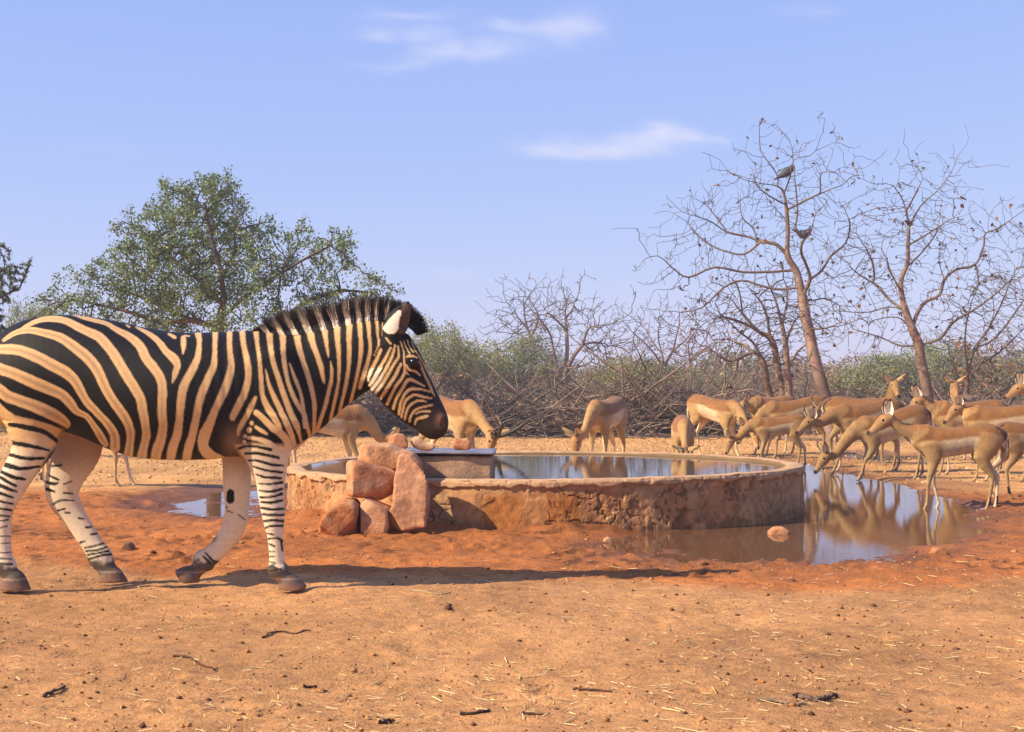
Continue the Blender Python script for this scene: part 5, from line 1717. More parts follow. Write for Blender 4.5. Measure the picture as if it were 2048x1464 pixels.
tree_object('thorn_tree', 'dark spiky needle leaved tree at the far edge behind the zebra rump', 'tree', tb_, (pos, par, rad), (LV, np.arange(52000).reshape(-1, 4), np.repeat(leaf_cols(13000, rg, (0.105, 0.135, 0.075), 0.4, 0.1), 4, 0)), bark=(0.12, 0.09, 0.07), seed=2)

# ---- the two tall bare trees on the right, with their companion stems
Z41 = lambda pts: [(1300 + x / 2.712, 280 + y / 2.712) for x, y in pts]
Z42 = lambda pts: [(1660 + x / 2.928, 320 + y / 2.928) for x, y in pts]


def bare_tree(label, limbs, d, r_base, seed, n_att, spread, name='bare_tree', leaf_n=0, group=None, bark=(0.23, 0.175, 0.15), D=0.13, depth=1.1, r_tip=0.0026, ex=0.58, greens=0, foot=None):
    rg = np.random.default_rng(seed)
    lines = []
    for i, p in enumerate(limbs):
        if i == 0:
            ln = px_line(p, d, rg, 0.25, 0.015)
        else:
            # start where the limb leaves wood that already exists
            ln = px_line(p, d, rg, depth, 0.02)
            ex_ = np.concatenate([catmull(l, 4) if len(l) > 2 else l for l in lines])
            j = int(np.argmin((ex_[:, 0] - ln[0][0]) ** 2 + (ex_[:, 2] - ln[0][2]) ** 2))
            off = ex_[j][1] - ln[0][1]
            ln[:, 1] += off
            ln[:, 0] *= ln[:, 1] / (ln[:, 1] - off); ln[:, 2] = CAMH + (ln[:, 2] - CAMH) * ln[:, 1] / (ln[:, 1] - off)
            ln[0] = ex_[j]
        lines.append(ln)
    lines = [catmull(l, 3) if len(l) > 2 else l for l in lines]
    pool = np.concatenate([l[len(l) // 3:] for l in lines[0:]])
    att = pool[rg.integers(0, len(pool), n_att)] + rg.normal(0, spread, (n_att, 3)) * np.array((1, 1, 0.8)) + np.array((0, 0, spread * 0.1))
    pos, par = colonize(lines, att, D, spread * 3.2, D * 1.15, 60, rg, (0, 0, 0.06), 0.15)
    rad, tips = skeleton_radii(par, r_tip, r_base, ex)
    hf_ = np.clip(pos[:, 2] / pos[:, 2].max(), 0, 1)
    rad = r_tip + (rad - r_tip) * (1 - 0.52 * hf_)
    base = np.array((lines[0][0][0], lines[0][0][1], 0.0)); base[2] = min(gh(base[0], base[1]), lines[0][0][2])
    lv = None
    if leaf_n:
        ti = np.where(tips <= 2)[0]
        p0 = pos[rg.choice(ti, leaf_n)] + rg.normal(0, 0.02, (leaf_n, 3))
        cl = np.where(rg.random(leaf_n)[:, None] < 0.6, np.array((0.16, 0.07, 0.055)), np.array((0.30, 0.15, 0.06))) * rg.uniform(0.6, 1.3, leaf_n)[:, None]
        if greens:
            gi = rg.random(leaf_n) < greens
            cl[gi] = np.array((0.16, 0.18, 0.05)) * rg.uniform(0.7, 1.2, gi.sum())[:, None]
        lv = leaf_cloud(p0, 0.055, rg, cl, 1.4)
    return tree_object(name, label, 'tree', base, (pos, par, rad), lv, group, bark, seed), pos


BT1 = [Z41(p) for p in [
    [(985, 1640), (975, 1500), (955, 1420), (925, 1300), (890, 1180), (865, 1050), (842, 950), (826, 850), (812, 780), (790, 705), (745, 625), (748, 500), (740, 380), (726, 290), (690, 250), (600, 235), (510, 215)],
    [(826, 845), (868, 755), (848, 680), (820, 610), (828, 550), (868, 510), (900, 400), (952, 350)], [(868, 750), (930, 710), (980, 630), (1060, 560), (1085, 460), (1060, 385)], [(1085, 450), (1135, 400)],
    [(748, 620), (690, 570), (645, 556), (600, 550), (520, 522), (420, 500), (330, 442), (270, 420), (205, 400)], [(600, 560), (510, 620), (400, 600), (330, 570), (240, 500), (210, 450)],
    [(790, 705), (650, 715), (500, 716), (350, 690), (210, 745), (130, 700), (75, 648)], [(812, 790), (700, 810), (600, 790), (500, 762), (400, 800), (280, 910), (165, 935)], [(742, 372), (800, 350), (900, 300), (1000, 260)],
    [(728, 285), (760, 200), (780, 110), (870, 85)], [(700, 250), (690, 190), (620, 90)], [(828, 850), (880, 870), (950, 860), (1030, 900)], [(868, 1010), (950, 1022), (1035, 990)], [(420, 500), (330, 380), (300, 350)], [(900, 300), (930, 180), (1020, 180)], [(640, 350), (600, 270), (560, 190)], [(745, 420), (660, 350), (620, 290)],
    [(820, 560), (790, 480), (800, 400), (790, 250), (770, 40)], [(826, 900), (760, 900), (720, 870)], [(600, 550), (560, 480), (500, 420), (490, 330)]]]
bare_tree('tall leaning bare tree in which grey birds perch', BT1, 25.0, 0.125, 31, 2300, 0.40, leaf_n=130, greens=0.35, group=None)
ST = [[Z41(p) for p in q] for q in (
    [[(765, 1640), (755, 1400), (745, 1250), (735, 1100), (715, 1000), (690, 900), (665, 830)], [(735, 1100), (770, 1010), (800, 960)], [(715, 1000), (740, 900), (745, 800)], [(745, 1250), (800, 1150), (860, 1100)]],
    [[(755, 1640), (730, 1400), (700, 1280), (680, 1150), (650, 1070), (590, 1040), (500, 940), (440, 860)], [(650, 1070), (632, 950), (602, 880), (560, 830)], [(600, 1045), (520, 1000), (400, 960), (340, 970)], [(500, 945), (490, 850), (470, 780)]],
    [[(690, 1640), (660, 1430), (630, 1300), (612, 1200), (560, 1150), (440, 1200), (360, 1160)], [(612, 1200), (560, 1100), (480, 1040)], [(560, 1155), (500, 1110), (430, 1080)]])]
for q, lab, sd_ in zip(ST, ('straight grey stem standing closest to the tall leaning bare tree', 'forked bare stem with limbs bending away from the tall leaning bare tree', 'short crooked bare stem beside the forked stem under the bare tree'), (32, 33, 34)):
    bare_tree(lab, q, 25.6 + 0.3 * (sd_ - 32), 0.085, sd_, 420, 0.34, leaf_n=24)
BT2 = [Z42(p) for p in [
    [(600, 1560), (575, 1400), (560, 1290), (532, 1180), (520, 1080), (482, 990), (442, 880), (417, 770), (420, 690), (455, 600), (456, 500), (460, 400), (446, 300), (420, 220), (370, 150)],
    [(482, 985), (510, 900), (560, 830), (640, 790), (670, 700), (740, 640), (850, 612), (900, 500), (910, 430), (985, 400), (1100, 320)], [(525, 1090), (640, 1050), (720, 950), (830, 885), (950, 800), (1100, 660)], [(440, 868), (350, 820), (280, 740), (200, 690), (130, 640)],
    [(415, 770), (350, 650), (335, 580)], [(440, 878), (350, 860), (230, 890), (120, 890)], [(460, 410), (530, 270), (640, 170), (712, 70)], [(456, 505), (560, 440), (700, 350)], [(470, 985), (415, 930), (340, 920), (250, 940)], [(450, 620), (520, 560), (620, 430), (650, 300)], [(446, 300), (500, 200), (545, 110)],
    [(520, 1080), (420, 1090), (300, 1040), (170, 1000)], [(280, 740), (250, 600), (200, 500)], [(670, 700), (640, 600), (640, 520)], [(850, 612), (870, 720), (820, 800)]]]
bare_tree('bare tree with scattered dead leaves standing behind the impala herd', BT2, 24.0, 0.105, 35, 2300, 0.42, leaf_n=240, greens=0.15)
ED = [Z42(p) for p in [[(820, 1620), (800, 1400), (810, 1230), (850, 1100), (920, 1000), (1000, 850), (1080, 650)], [(810, 1230), (790, 1100), (800, 950), (840, 800)], [(850, 1100), (960, 1050), (1080, 900), (1160, 780)], [(805, 1300), (880, 1200), (1000, 1120), (1120, 1000)], [(800, 1350), (720, 1200), (690, 1080)], [(920, 1000), (960, 900), (950, 780)]]]
bare_tree('dense bare thorny tree at the herd edge with fine upswept twigs', ED, 25.0, 0.06, 36, 1400, 0.42, leaf_n=120)
# ---- bare trees in the middle distance
Z43 = lambda pts: [(840 + x / 4.096, 580 + y / 4.096) for x, y in pts]
MT = [Z43(p) for p in [[(1190, 1130), (1190, 950), (1180, 760), (1200, 600), (1205, 450), (1200, 330), (1190, 200), (1200, 110)], [(1195, 690), (1260, 540), (1330, 450), (1360, 360), (1400, 300), (1480, 310)], [(1180, 790), (1120, 640), (1090, 480), (1060, 350), (990, 250), (970, 210)], [(1330, 450), (1420, 430), (1510, 440)], [(1200, 620), (1290, 630), (1400, 590)],
    [(1200, 330), (1120, 250), (1050, 190)], [(1195, 220), (1250, 160), (1260, 110)], [(1150, 500), (1150, 380), (1120, 280)], [(1340, 440), (1420, 500), (1470, 460)]]]
bare_tree('bare tree with a spreading side limb in the brown thicket beyond the trough', MT, 54.0, 0.19, 37, 1200, 0.8, D=0.22, leaf_n=90, r_tip=0.007)
MT2 = [Z43(p) for p in [[(900, 1130), (910, 700), (920, 500), (905, 380), (880, 320), (800, 220), (770, 150)], [(905, 380), (950, 300), (970, 210), (930, 130)], [(890, 340), (860, 240), (850, 120)], [(915, 440), (820, 370), (750, 330)]]]
bare_tree('small bare tree rising behind a green shrub beyond the trough', MT2, 57.0, 0.14, 38, 600, 0.75, D=0.22, r_tip=0.007)
Z44 = lambda pts: [(1100 + x / 3.793, 560 + y / 3.793) for x, y in pts]
MT3 = [Z44(p) for p in [[(870, 1080), (870, 800), (870, 680), (850, 560), (820, 440), (830, 330)], [(870, 680), (800, 570), (720, 480), (620, 390)], [(870, 660), (930, 540), (960, 420), (980, 340)], [(1000, 900), (1040, 680), (1080, 600), (1160, 530), (1220, 500)], [(1060, 620), (1050, 500), (1080, 420)], [(850, 560), (780, 470), (730, 380)], [(930, 540), (1000, 480), (1060, 420)]]]
bare_tree('dome shaped bare tree with reddish twigs over the green shrub', MT3, 52.0, 0.13, 39, 1300, 0.66, D=0.18, leaf_n=60, r_tip=0.007, bark=(0.24, 0.16, 0.135))


# ---- shrubs
def shrub_arrays(rng, H, W, n_stem, n_att, D, r_base, leafy=0.0, leaf_col=(0.12, 0.15, 0.05), leaf_size=0.07, r_tip=0.005, bark=(0.2, 0.13, 0.1), leaves=2600, flat=1.0):
    lines = []
    for s_ in range(n_stem):
        a = rng.uniform(0, 2 * math.pi); l = rng.uniform(0.3, 0.6)
        tip = np.array((math.cos(a) * W * 0.45 * l * 1.6, math.sin(a) * W * 0.45 * l * 1.6, H * l))
        st = np.array((math.cos(a) * 0.06, math.sin(a) * 0.06, 0.0)) if s_ else np.array((0, 0, 0.0))
        lines.append(np.array([np.array((0, 0, -0.1)) if s_ == 0 else np.zeros(3), st + tip * 0.45 + rng.normal(0, 0.05, 3), tip]))
    q = rng.normal(size=(n_att, 3)); q /= np.linalg.norm(q, axis=1, keepdims=True); q *= (rng.random(n_att) ** 0.5)[:, None]
    q[:, 2] = np.abs(q[:, 2]) * flat
    att = q * np.array((W / 2, W / 2, H * 0.62)) + np.array((0, 0, H * 0.36))
    pos, par = colonize(lines, att, D, 1.5 * max(H, W) / 2, D * 1.3, 70, rng, (0, 0, 0.06), 0.35)
    rad, tips = skeleton_radii(par, r_tip, r_base, 0.5)
    wood = skeleton_mesh(pos, par, rad, bark)
    lv = None
    if leafy:
        n = int(leaves * leafy)
        ti = np.where(tips <= 3)[0]
        ns = max(20, n // 16)
        spr = pos[rng.choice(ti, ns)]
        p0 = np.repeat(spr, n // ns, 0) + rng.normal(0, 0.11, (n // ns * ns, 3))
        p0 = p0[p0[:, 2] > 0.05]
        lv = leaf_cloud(p0, leaf_size, rng, leaf_cols(len(p0), rng, leaf_col, 0.4, 0.2))
    return wood, lv


rg = np.random.default_rng(50)
BARE_V = [shrub_arrays(np.random.default_rng(60 + k), 2.3, 3.0, 5, 420, 0.15, 0.045, bark=((0.27, 0.185, 0.15), (0.31, 0.215, 0.15), (0.25, 0.19, 0.165))[k % 3], leafy=0.08 if k % 2 else 0, leaf_col=(0.28, 0.15, 0.06), r_tip=0.0045) for k in range(5)]
GREEN_V = [shrub_arrays(np.random.default_rng(70 + k), 2.3, 2.6, 5, 380, 0.15, 0.05, leafy=1.0, leaves=15000, leaf_size=0.031, leaf_col=((0.25, 0.275, 0.105), (0.30, 0.315, 0.115), (0.245, 0.275, 0.125))[k % 3], bark=(0.16, 0.115, 0.085)) for k in range(3)]


def shrub_thing(var, name, label, px, top_py, w_px, d, group, seed, cat='shrub'):
    wood, lv = var['arr']
    d = d + 19.0
    if 'me' not in var:
        var['me'] = mesh_np(name + '_wood', wood[0], wood[1], M_BARK, True, wood[2])
        var['lm'] = mesh_np(name + '_leaves', lv[0], lv[1], M_LEAF, False, lv[2]) if lv is not None else None
    x = P(px, HOR, d)[0]
    z = gh(x, d)
    H = P(px, top_py, d)[2] - z
    W = w_px * d / FPX
    t = thing(name, label, cat, (x, d, z), np.random.default_rng(seed).uniform(0, 6.28), group)
    t.scale = (W / var['w'], W / var['w'], H / var['h'])
    link('stems', var['me'], t)
    if var['lm'] is not None:
        link('crown', var['lm'], t)
    return t


def var_of(a):
    v = a[0][0]
    return dict(arr=a, w=float(np.percentile(v[:, 0], 98) - np.percentile(v[:, 0], 2)), h=float(v[:, 2].max()))


BV = [var_of(a) for a in BARE_V]; GV = [var_of(a) for a in GREEN_V]
shrub_thing(GV[0], 'green_shrub', 'tall olive green bush just beyond the zebra face', 872, 638, 130, 33.0, None, 1)
shrub_thing(GV[1], 'green_shrub', 'rounded bright green bush next to the tall olive bush', 945, 682, 130, 35.0, None, 2)
shrub_thing(GV[2], 'green_shrub', 'pale feathery green bush in front of the small bare tree', 1062, 676, 130, 37.0, None, 3)
shrub_thing(GV[1], 'green_shrub', 'wide vivid green bush under the dome shaped bare tree', 1275, 716, 165, 34.0, None, 4)
shrub_thing(GV[0], 'green_shrub', 'low green bush between the dome shaped tree and the crooked stem', 1395, 742, 150, 38.0, None, 5)
shrub_thing(GV[2], 'green_shrub', 'dull green bush behind the trunk of the dead leaf bare tree', 1765, 712, 170, 31.0, None, 6)
shrub_thing(GV[0], 'green_shrub', 'yellow green bush glowing behind the dead leaf bare tree crown', 1885, 676, 150, 33.0, None, 7)
shrub_thing(GV[1], 'green_shrub', 'green bush at the herd edge under the upswept thorny tree', 2010, 718, 150, 32.0, None, 8)
shrub_thing(GV[2], 'green_shrub', 'thin grey green bush beside the spreading leafy tree', 60, 615, 110, 33.0, None, 9)
GB = 'brown leafless shrubs along the far edge of the clearing'
LB = 'brown leafless twiggy shrub in the thicket edging the clearing'
OWN = {905: 'brown leafless shrub between the tall olive bush and the rounded bright green bush', 1040: 'brown leafless shrub in front of the pale feathery green bush', 1100: 'brown leafless shrub at the foot of the bare tree with a spreading side limb',
       1230: 'brown leafless shrub in front of the wide vivid green bush', 1310: 'brown leafless shrub below the dome shaped bare tree', 1500: 'brown leafless shrub beside the short crooked bare stem', 1585: 'brown leafless shrub behind the straight grey stem and the forked stem',
       1660: 'brown leafless shrub behind the trunk of the tall leaning bare tree', 1850: 'brown leafless shrub behind the trunk of the dead leaf bare tree', 2045: 'tall brown leafless shrub under the dense upswept thorny tree', 30: 'brown leafless shrub beside the thin grey green bush and the spiky tree'}
k = 0
for (px, top, w, d) in [(800, 742, 190, 33), (905, 735, 170, 31.5), (985, 742, 180, 34), (1040, 728, 170, 36), (1100, 748, 180, 32), (1170, 738, 180, 34), (1230, 755, 170, 31), (1310, 762, 190, 32), (1385, 758, 190, 33), (1450, 745, 180, 35), (1500, 752, 170, 33), (1585, 742, 170, 34),
                        (1660, 735, 190, 33), (1720, 728, 180, 32), (1800, 742, 170, 30), (1850, 745, 170, 31), (1930, 720, 190, 30), (1985, 690, 190, 31), (2045, 640, 220, 29), (720, 745, 200, 34), (640, 755, 200, 35), (2090, 660, 200, 33), (30, 700, 220, 34), (-40, 690, 220, 33)]:
    shrub_thing(BV[k % 5], 'bare_shrub', OWN.get(px, LB), px, top, w, d, GB, 100 + k)
    k += 1


# ---- the far thicket, one mass
def join(parts):
    V = []; F = []; C = []; n = 0
    for (v, f, c) in parts:
        V.append(v); F.append(f + n); C.append(c); n += len(v)
    return np.concatenate(V), np.concatenate(F), np.concatenate(C)


far_src = [shrub_arrays(np.random.default_rng(80 + k), 2.4, 3.2, 4, 230, 0.24, 0.05, r_tip=0.011, leafy=(0.3 if k < 2 else 1.0), leaves=1700, leaf_size=0.085, leaf_col=((0.25, 0.18, 0.10), (0.28, 0.23, 0.12), (0.23, 0.25, 0.115))[k], bark=((0.30, 0.225, 0.19), (0.28, 0.21, 0.18), (0.24, 0.18, 0.14))[k]) for k in range(3)]
pw_ = []; pl_ = []
for i in range(330):
    d = rg.uniform(58, 112)
    px = rg.uniform(-160, 2210)
    x = P(px, HOR, d)[0]
    wv, lv = far_src[rg.choice(3, p=(.42, .36, .22))]
    Ht = 1.05 + rg.uniform(18, 52) / FPX * d + (0.9 if rg.random() < 0.08 else 0)
    sz = Ht / 2.35; s = sz * rg.uniform(0.9, 1.35); a = rg.uniform(0, 6.28)
    ca, sa = math.cos(a), math.sin(a)
    M = np.array(((ca, -sa, 0), (sa, ca, 0), (0, 0, 1))) * np.array((s, s, sz))[:, None]
    o = np.array((x, d, float(ground_h(np.array([x]), np.array([d]), False)[0]) - 0.1))
    pw_.append((wv[0] @ M.T + o, wv[1], wv[2])); pl_.append((lv[0] @ M.T + o, lv[1], lv[2]))
v, f, c = join(pw_)
th = link('thicket', mesh_np('thicket', v, f, M_BARK, False, c)); tag(th, 'distant grey brown bushveld thicket closing off the clearing', 'thicket', kind='stuff')
v, f, c = join(pl_)
tag(link('thicket_foliage', mesh_np('thicket_foliage', v, f, M_LEAF, False, c)), 'sparse dusty foliage in the distant bushveld thicket', 'foliage', kind='stuff')

# ---- brush: cut branches heaped along the clearing's edge
rg = np.random.default_rng(91)


def twig_lines(n, xr, dr, hmax, rng, ln=(0.6, 2.2), tilt=0.35):
    out = []
    for i in range(n):
        d = rng.uniform(*dr); x = P(rng.uniform(*xr), HOR, d)[0]
        z = abs(rng.normal(0, hmax * 0.45))
        a = rng.uniform(0, 2 * math.pi); L = rng.uniform(*ln)
        u = np.array((math.cos(a), math.sin(a) * 0.6, rng.normal(0.08, tilt))); u /= np.linalg.norm(u)
        p = np.array((x, d, z)); pts = [p]
        for s_ in range(6):
            u = u + rng.normal(0, 0.16, 3); u /= np.linalg.norm(u)
            p = p + u * L / 6; p = np.array((p[0], p[1], max(p[2], 0.02)))
            pts.append(p)
        out.append((np.array(pts), rng.uniform(0.006, 0.022) * (L / 1.4)))
    return out


def lines_mesh(lines, col, seed):
    pos = []; par = []; rad = []
    for pts, r in lines:
        for i, q in enumerate(pts):
            pos.append(q); par.append(-1 if i == 0 else len(pos) - 2); rad.append(r * (1 - 0.8 * i / (len(pts) - 1)))
    return skeleton_mesh(np.array(pos), np.array(par), np.array(rad), col, seed=seed)


BR = twig_lines(900, (640, 1010), (27.5, 31), 0.62, rg) + twig_lines(1150, (960, 1480), (27, 31), 0.55, rg) + twig_lines(520, (1180, 1420), (27.5, 29.5), 0.85, rg, tilt=0.5) + twig_lines(500, (1440, 2080), (29, 33), 0.5, rg) + twig_lines(380, (-80, 660), (29, 34), 0.5, rg)
v, f, c = lines_mesh(BR, (0.29, 0.20, 0.14), 5)
tag(link('brush', mesh_np('brush', v, f, M_BARK, False, c)), 'tangled heap of dead cut branches along the clearing edge', 'brush', kind='stuff')
FB = [('pale dead branch rising out of the brush beside the horned ram', [(965, 870), (966, 838), (958, 800), (952, 772)], 27.6, 0.045, (0.42, 0.36, 0.30)), ('thick fallen log lying in front of the brush heap', [(1108, 842), (1140, 847), (1166, 853), (1185, 858)], 27.2, 0.075, (0.33, 0.24, 0.17)),
      ('long bare pole leaning through the brush towards the bare tree', [(1135, 815), (1112, 790), (1110, 745), (1106, 738)], 28.5, 0.03, (0.36, 0.28, 0.21)), ('slanting dead branch crossing the brush beyond the trough', [(1010, 770), (1050, 800), (1085, 818), (1110, 836)], 28.0, 0.035, (0.30, 0.22, 0.16)),
      ('arched dead branch over the brush by the tall olive bush', [(920, 790), (950, 766), (990, 752), (1030, 760)], 29.5, 0.022, (0.30, 0.19, 0.14)), ('dark fallen bough low in the brush behind the small impala', [(1280, 838), (1330, 832), (1390, 836), (1440, 846)], 27.4, 0.05, (0.12, 0.09, 0.07))]
for lab, pts, d, r, col in FB:
    ln = np.array([P(x, y, d + 0.1 * i) for i, (x, y) in enumerate(pts)])
    ln = catmull(ln, 4)
    side = []
    rgl = np.random.default_rng(int(pts[0][0]))
    L_ = [(ln, r)]
    for s_ in range(9):
        a = ln[rgl.integers(2, len(ln))]; u = rgl.normal(size=3); u[2] = abs(u[2]); u /= np.linalg.norm(u)
        L_.append((np.array([a, a + u * 0.2 + rgl.normal(0, 0.04, 3), a + u * 0.42 + rgl.normal(0, 0.07, 3)]), r * 0.35))
    v, f, c = lines_mesh(L_, col, 6)
    o = ln[0].copy(); o[2] = v[:, 2].min()
    tag(link('fallen_branch', mesh_np('fallen_branch', v - o, f, M_BARK, True, c), loc=o), lab, 'branch')

# ---- dry grass and litter
rg = np.random.default_rng(95)
n = 14000
dd = rg.uniform(28.5, 56, n); px = rg.uniform(-100, 2150, n)
xx = (px - 1024) / FPX * dd
keep = fbm2(xx, dd, 2.5, 3, 77) > -0.05
xx, dd = xx[keep], dd[keep]; n = len(xx)
hg = ground_h(xx, dd, False)
hh_ = rg.uniform(0.12, 0.5, n)
a = rg.uniform(0, 6.28, n)
wd_ = rg.uniform(0.008, 0.02, n)
b0 = np.stack([xx, dd, hg - 0.02], 1)
tipv = b0 + np.stack([rg.normal(0, 0.16, n), rg.normal(0, 0.16, n), hh_], 1)
sd_ = np.stack([np.cos(a) * wd_, np.sin(a) * wd_, np.zeros(n)], 1)
V = np.stack([b0 - sd_, b0 + sd_, tipv + sd_ * 0.2, tipv - sd_ * 0.2], 1).reshape(-1, 3)
C = np.repeat(np.array((0.50, 0.33, 0.13)) * rg.uniform(0.6, 1.2, n)[:, None], 4, 0)
tag(link('dry_grass', mesh_np('dry_grass', V, np.arange(4 * n).reshape(-1, 4), M_STRAW, False, C)), 'dry yellow grass under the thicket edge', 'grass', kind='stuff')
n = 11000
dd = 14.2 + 15 * rg.random(n) ** 0.8; px = rg.uniform(-100, 2150, n)
xx = (px - 1024) / FPX * dd
pp = np.stack([xx, dd, ground_h(xx, dd, False) + 0.007], 1)
cl = np.where(rg.random(n)[:, None] < 0.72, np.array((0.66, 0.40, 0.17)), np.array((0.26, 0.13, 0.06))) * rg.uniform(0.6, 1.2, n)[:, None]
v, f, c = leaf_cloud(pp, 0.021, rg, cl, 1.6)
v[:, 2] = np.maximum(v[:, 2], np.repeat(pp[:, 2], 4) - 0.009)
tag(link('leaf_litter', mesh_np('leaf_litter', v, f, M_STRAW, False, c)), 'scattered dead leaves on the pale sand behind the trough', 'leaf litter', kind='stuff')
# straw and stalks trodden into the sand
n = 2600
dd = 4.0 + 4.2 * rg.random(n) ** 1.6
px = rg.uniform(-60, 2110, n)
dens = 0.35 + 0.65 * np.clip((px - 200) / 1200, 0, 1) + (dd < 5.2) * 0.3
k = (rg.random(n) < dens) & (fbm2((px - 1024) / FPX * dd, dd, 0.5, 2, 78) > -0.22)
dd, px = dd[k], px[k]; n = len(dd)
xx = (px - 1024) / FPX * dd
zz0 = ground_h(xx, dd)
L_ = rg.gamma(1.15, 0.017, n) + 0.006
a = rg.uniform(0, math.pi, n)
u = np.stack([np.cos(a), np.sin(a), np.zeros(n)], 1)
x1, y1 = xx + u[:, 0] * L_, dd + u[:, 1] * L_
zz1 = ground_h(x1, y1)
w_ = rg.uniform(0.0006, 0.0020, n)
s_ = np.stack([-u[:, 1], u[:, 0], np.zeros(n)], 1) * w_[:, None]
p0 = np.stack([xx, dd, zz0 + 0.003], 1); p1 = np.stack([x1, y1, zz1 + 0.003 + rg.uniform(0, 0.006, n)], 1)
up_ = np.zeros((n, 3)); up_[:, 2] = w_ * 1.3
V = np.stack([p0 - s_, p0 + s_, p0 + up_, p1 - s_, p1 + s_, p1 + up_], 1).reshape(-1, 3)
b = np.arange(n)[:, None] * 6
F = np.concatenate([b + np.array([[0, 3, 5, 2]]), b + np.array([[1, 2, 5, 4]]), b + np.array([[0, 1, 4, 3]])])
cs = np.where(rg.random(n)[:, None] < 0.75, np.array((0.78, 0.58, 0.26)), np.array((0.35, 0.2, 0.1))) * rg.uniform(0.75, 1.15, n)[:, None]
tag(link('straw', mesh_np('straw', V, F, M_STRAW, False, np.repeat(cs, 6, 0))), 'loose straw and broken grass stalks strewn on the foreground sand', 'straw', kind='stuff')
# grit, clods and pellets
n = 4200
dd = 4.0 + 9.5 * rg.random(n) ** 1.25; px = rg.uniform(-60, 2110, n)
xx = (px - 1024) / FPX * dd
rt_ = np.hypot(xx - TC[0], dd - TC[1]) - TR
k = rt_ > 0.05
dd, xx = dd[k], xx[k]; n = len(dd)
sz = rg.gamma(1.3, 0.0020, n) + 0.0020
octv = np.array([(1, 0, 0), (-1, 0, 0), (0, 1, 0), (0, -1, 0), (0, 0, 1), (0, 0, -1)], dtype=float)
octf = np.array([(0, 2, 4), (2, 1, 4), (1, 3, 4), (3, 0, 4), (2, 0, 5), (1, 2, 5), (3, 1, 5), (0, 3, 5)])
V = octv[None] * sz[:, None, None] * rg.uniform(0.6, 1.25, (n, 6, 1)) * np.array((1.2, 1.1, 0.8)) + np.stack([xx, dd, ground_h(xx, dd) + sz * 0.3], 1)[:, None]
F = (np.arange(n)[:, None, None] * 6 + octf[None]).reshape(-1, 3)
cs = np.where(rg.random(n)[:, None] < 0.35, np.array((0.15, 0.07, 0.035)), np.array((0.46, 0.205, 0.075))) * rg.uniform(0.6, 1.3, n)[:, None]
tag(link('grit', mesh_np('grit', V.reshape(-1, 3), F, M_ROCK, False, np.repeat(cs, 6, 0))), 'grit, clods and droppings scattered over the bare red sand', 'grit', kind='stuff')

# ---- single sticks lying on the sand
STK = [('brown curved stick lying on the open sand below the zebra', [(346, 1317), (375, 1320), (400, 1328), (428, 1340)], 0.006, (0.22, 0.10, 0.06)),
       ('knobbly grey stick with a broken end beside a thinner twig', [(1590, 1389), (1620, 1392), (1650, 1390), (1672, 1384)], 0.012, (0.24, 0.15, 0.10)),
       ('thin pale twig lying next to the knobbly grey stick', [(1512, 1397), (1550, 1399), (1580, 1402), (1615, 1403)], 0.008, (0.34, 0.22, 0.12)),
       ('straight reddish stick lying by itself in the foreground sand', [(1145, 1374), (1180, 1373), (1224, 1375)], 0.006, (0.26, 0.13, 0.08)),
       ('short dark stick half buried at the left of the sand', [(88, 1391), (108, 1384), (130, 1374)], 0.008, (0.10, 0.06, 0.045)),
       ('thin bent twig on the smooth sand under the zebra shadow', [(525, 1274), (555, 1264), (590, 1266), (622, 1262)], 0.005, (0.17, 0.09, 0.05)),
       ('dark stub of wood lying near the bottom of the sand', [(920, 1429), (950, 1427), (978, 1424)], 0.008, (0.12, 0.07, 0.05)),
       ('pale curved stalk lying beside the zebra shadow', [(828, 1182), (850, 1188), (875, 1193), (890, 1192), (902, 1182)], 0.004, (0.66, 0.46, 0.22)),
       ('small dark wood chip close to the bottom of the sand', [(760, 1446), (778, 1444), (790, 1443)], 0.010, (0.12, 0.07, 0.05)),
       ('brown splinter lying on the stalk strewn sand', [(1044, 1432), (1070, 1432), (1100, 1434)], 0.006, (0.28, 0.14, 0.08)),
       ('short dark twig on the sand between the straw', [(606, 1367), (620, 1366), (634, 1364)], 0.007, (0.11, 0.06, 0.04))]
for lab, pts, r, col in STK:
    ln = []
    for (x, y) in pts:
        g = G(x, y); ln.append((g[0], g[1], gh(g[0], g[1]) + r * 0.8))
    ln = catmull(np.array(ln), 4)
    ln[:, 2] = ground_h(ln[:, 0], ln[:, 1]) + r * 0.8
    rgl = np.random.default_rng(int(pts[0][0]))
    ln += rgl.normal(0, r * 0.25, ln.shape)
    L_ = [(np.array(ln), r)]
    if r > 0.0115:
        for s_ in range(2):
            a = ln[rgl.integers(2, len(ln) - 1)]; u = np.array((rgl.normal(), rgl.normal(), 0.3)); u /= np.linalg.norm(u)
            L_.append((np.array([a, a + u * 0.022, a + u * 0.04]), r * 0.6))
    pos = []; par = []; rad = []
    for q, rr in L_:
        for i, p_ in enumerate(q):
            pos.append(p_); par.append(-1 if i == 0 else len(pos) - 2); rad.append(rr * (1 - 0.35 * i / (len(q) - 1)) * rgl.uniform(0.85, 1.15))
    rad = np.array(rad)
    v, f, c = skeleton_mesh(np.array(pos), np.array(par), rad, col, seed=7)
    o = ln[0].copy(); o[2] = v[:, 2].min()
    tag(link('stick', mesh_np('stick', v - o, f, M_BARK, True, c), loc=o), lab, 'stick')


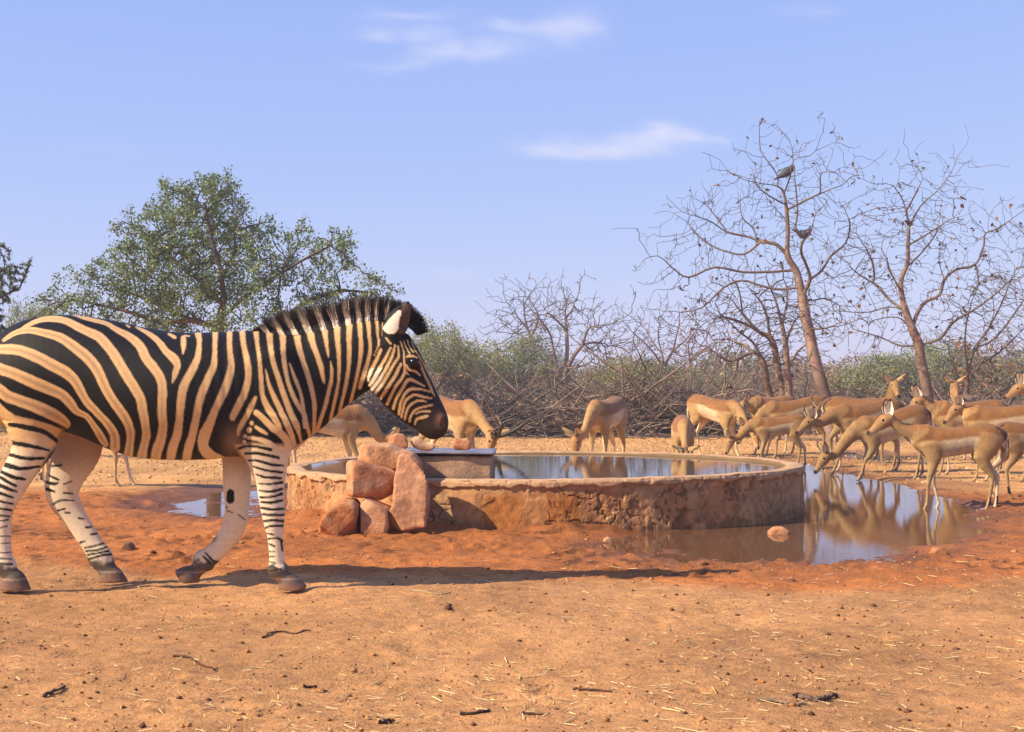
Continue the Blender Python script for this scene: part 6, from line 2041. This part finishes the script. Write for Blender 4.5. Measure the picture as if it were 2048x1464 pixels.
# ---- birds in the bare tree
def bird(label, pts, tailpts, headc, crest, d, col=(0.085, 0.085, 0.10)):
    sc = d / FPX
    A = np.array([(*P(x, y, d), h * sc, w * sc) for (x, y, h, w) in pts])
    T_ = np.array([(*P(x, y, d), h * sc, w * sc) for (x, y, h, w) in tailpts])
    H_ = np.array([(*P(x, y, d), h * sc, w * sc) for (x, y, h, w) in headc])
    K_ = np.array([(*P(x, y, d), h * sc, w * sc) for (x, y, h, w) in crest])
    al = np.concatenate([A, T_, H_, K_])
    F = Field(al[:, :3].min(0) - 0.12, al[:, :3].max(0) + 0.12, 0.008)
    F.chain(catmull(A, 3), k=0.0); F.chain(T_, k=0.03); F.chain(H_, k=0.03); F.chain(K_, k=0.01)
    v, q = F.mesh(1)
    o = A[len(A) // 2, :3].copy(); o[2] = v[:, 2].min()
    c = np.array(col) * (1 + 0.5 * fbm3(v, 0.06, 2, 500))[:, None]
    t = thing('bird', label, 'bird', o)
    link('body', mesh_np('bird_body', v - o, q, M_FEATH, True, np.clip(c, 0.01, 1)), t)
    lg = []
    b = A[len(A) // 2, :3]
    for s_ in (-1, 1):
        lg.append((np.array([b + np.array((0, s_ * 0.02, -0.03)), b + np.array((0.01, s_ * 0.02, -0.09)), b + np.array((0.0, s_ * 0.02, -0.15))]), 0.006))
    vv2, ff2, cc2 = lines_mesh(lg, (0.05, 0.05, 0.05), 3)
    link('leg', mesh_np('bird_leg', vv2 - o, ff2, M_HORN, False, cc2), t)


bird('grey crested bird perched near the top of the leaning bare tree', [(1564, 350, 6, 6), (1572, 345, 9, 9), (1580, 340, 7, 7)], [(1566, 349, 4, 4), (1556, 355, 3, 3.5), (1549, 359, 1.5, 2.5)], [(1580, 340, 5, 5), (1585, 334, 4.6, 4.6), (1589, 336, 1.5, 1.5)], [(1584, 333, 2.5, 1.5), (1584, 328, 0.8, 0.8)], 25.0)
bird('grey crested bird sitting lower inside the leaning bare tree', [(1600, 467, 6, 6), (1607, 469, 9, 9), (1615, 466, 7, 7)], [(1602, 467, 4, 4), (1594, 463, 3, 3.5), (1586, 460, 1.5, 2.5)], [(1615, 466, 5, 5), (1619, 460, 4.6, 4.6), (1624, 461, 1.5, 1.5)], [(1619, 458, 2.5, 1.5), (1620, 451, 0.8, 0.8)], 25.0)

# ---- warm dusty air over the clearing
HB = ((-715, 715), (-70, 915), (-1.6, 8.5))
hv_ = np.array([(x, y, z) for x in HB[0] for y in HB[1] for z in HB[2]], dtype=float)
hq_ = np.array([(0, 1, 3, 2), (4, 6, 7, 5), (0, 4, 5, 1), (2, 3, 7, 6), (0, 2, 6, 4), (1, 5, 7, 3)])
M_HAZE = bpy.data.materials.new('dusty_air'); M_HAZE.use_nodes = True
M_HAZE.node_tree.nodes.clear()
_o = M_HAZE.node_tree.nodes.new('ShaderNodeOutputMaterial'); _v = M_HAZE.node_tree.nodes.new('ShaderNodeVolumePrincipled')
_v.inputs['Color'].default_value = (0.96, 0.94, 0.98, 1); _v.inputs['Density'].default_value = 0.0017; _v.inputs['Anisotropy'].default_value = 0.2
M_HAZE.node_tree.links.new(_v.outputs[0], _o.inputs['Volume'])
tag(link('haze', mesh_np('haze', hv_, hq_, M_HAZE)), 'thin pale dusty haze over the whole clearing', 'haze', kind='stuff')
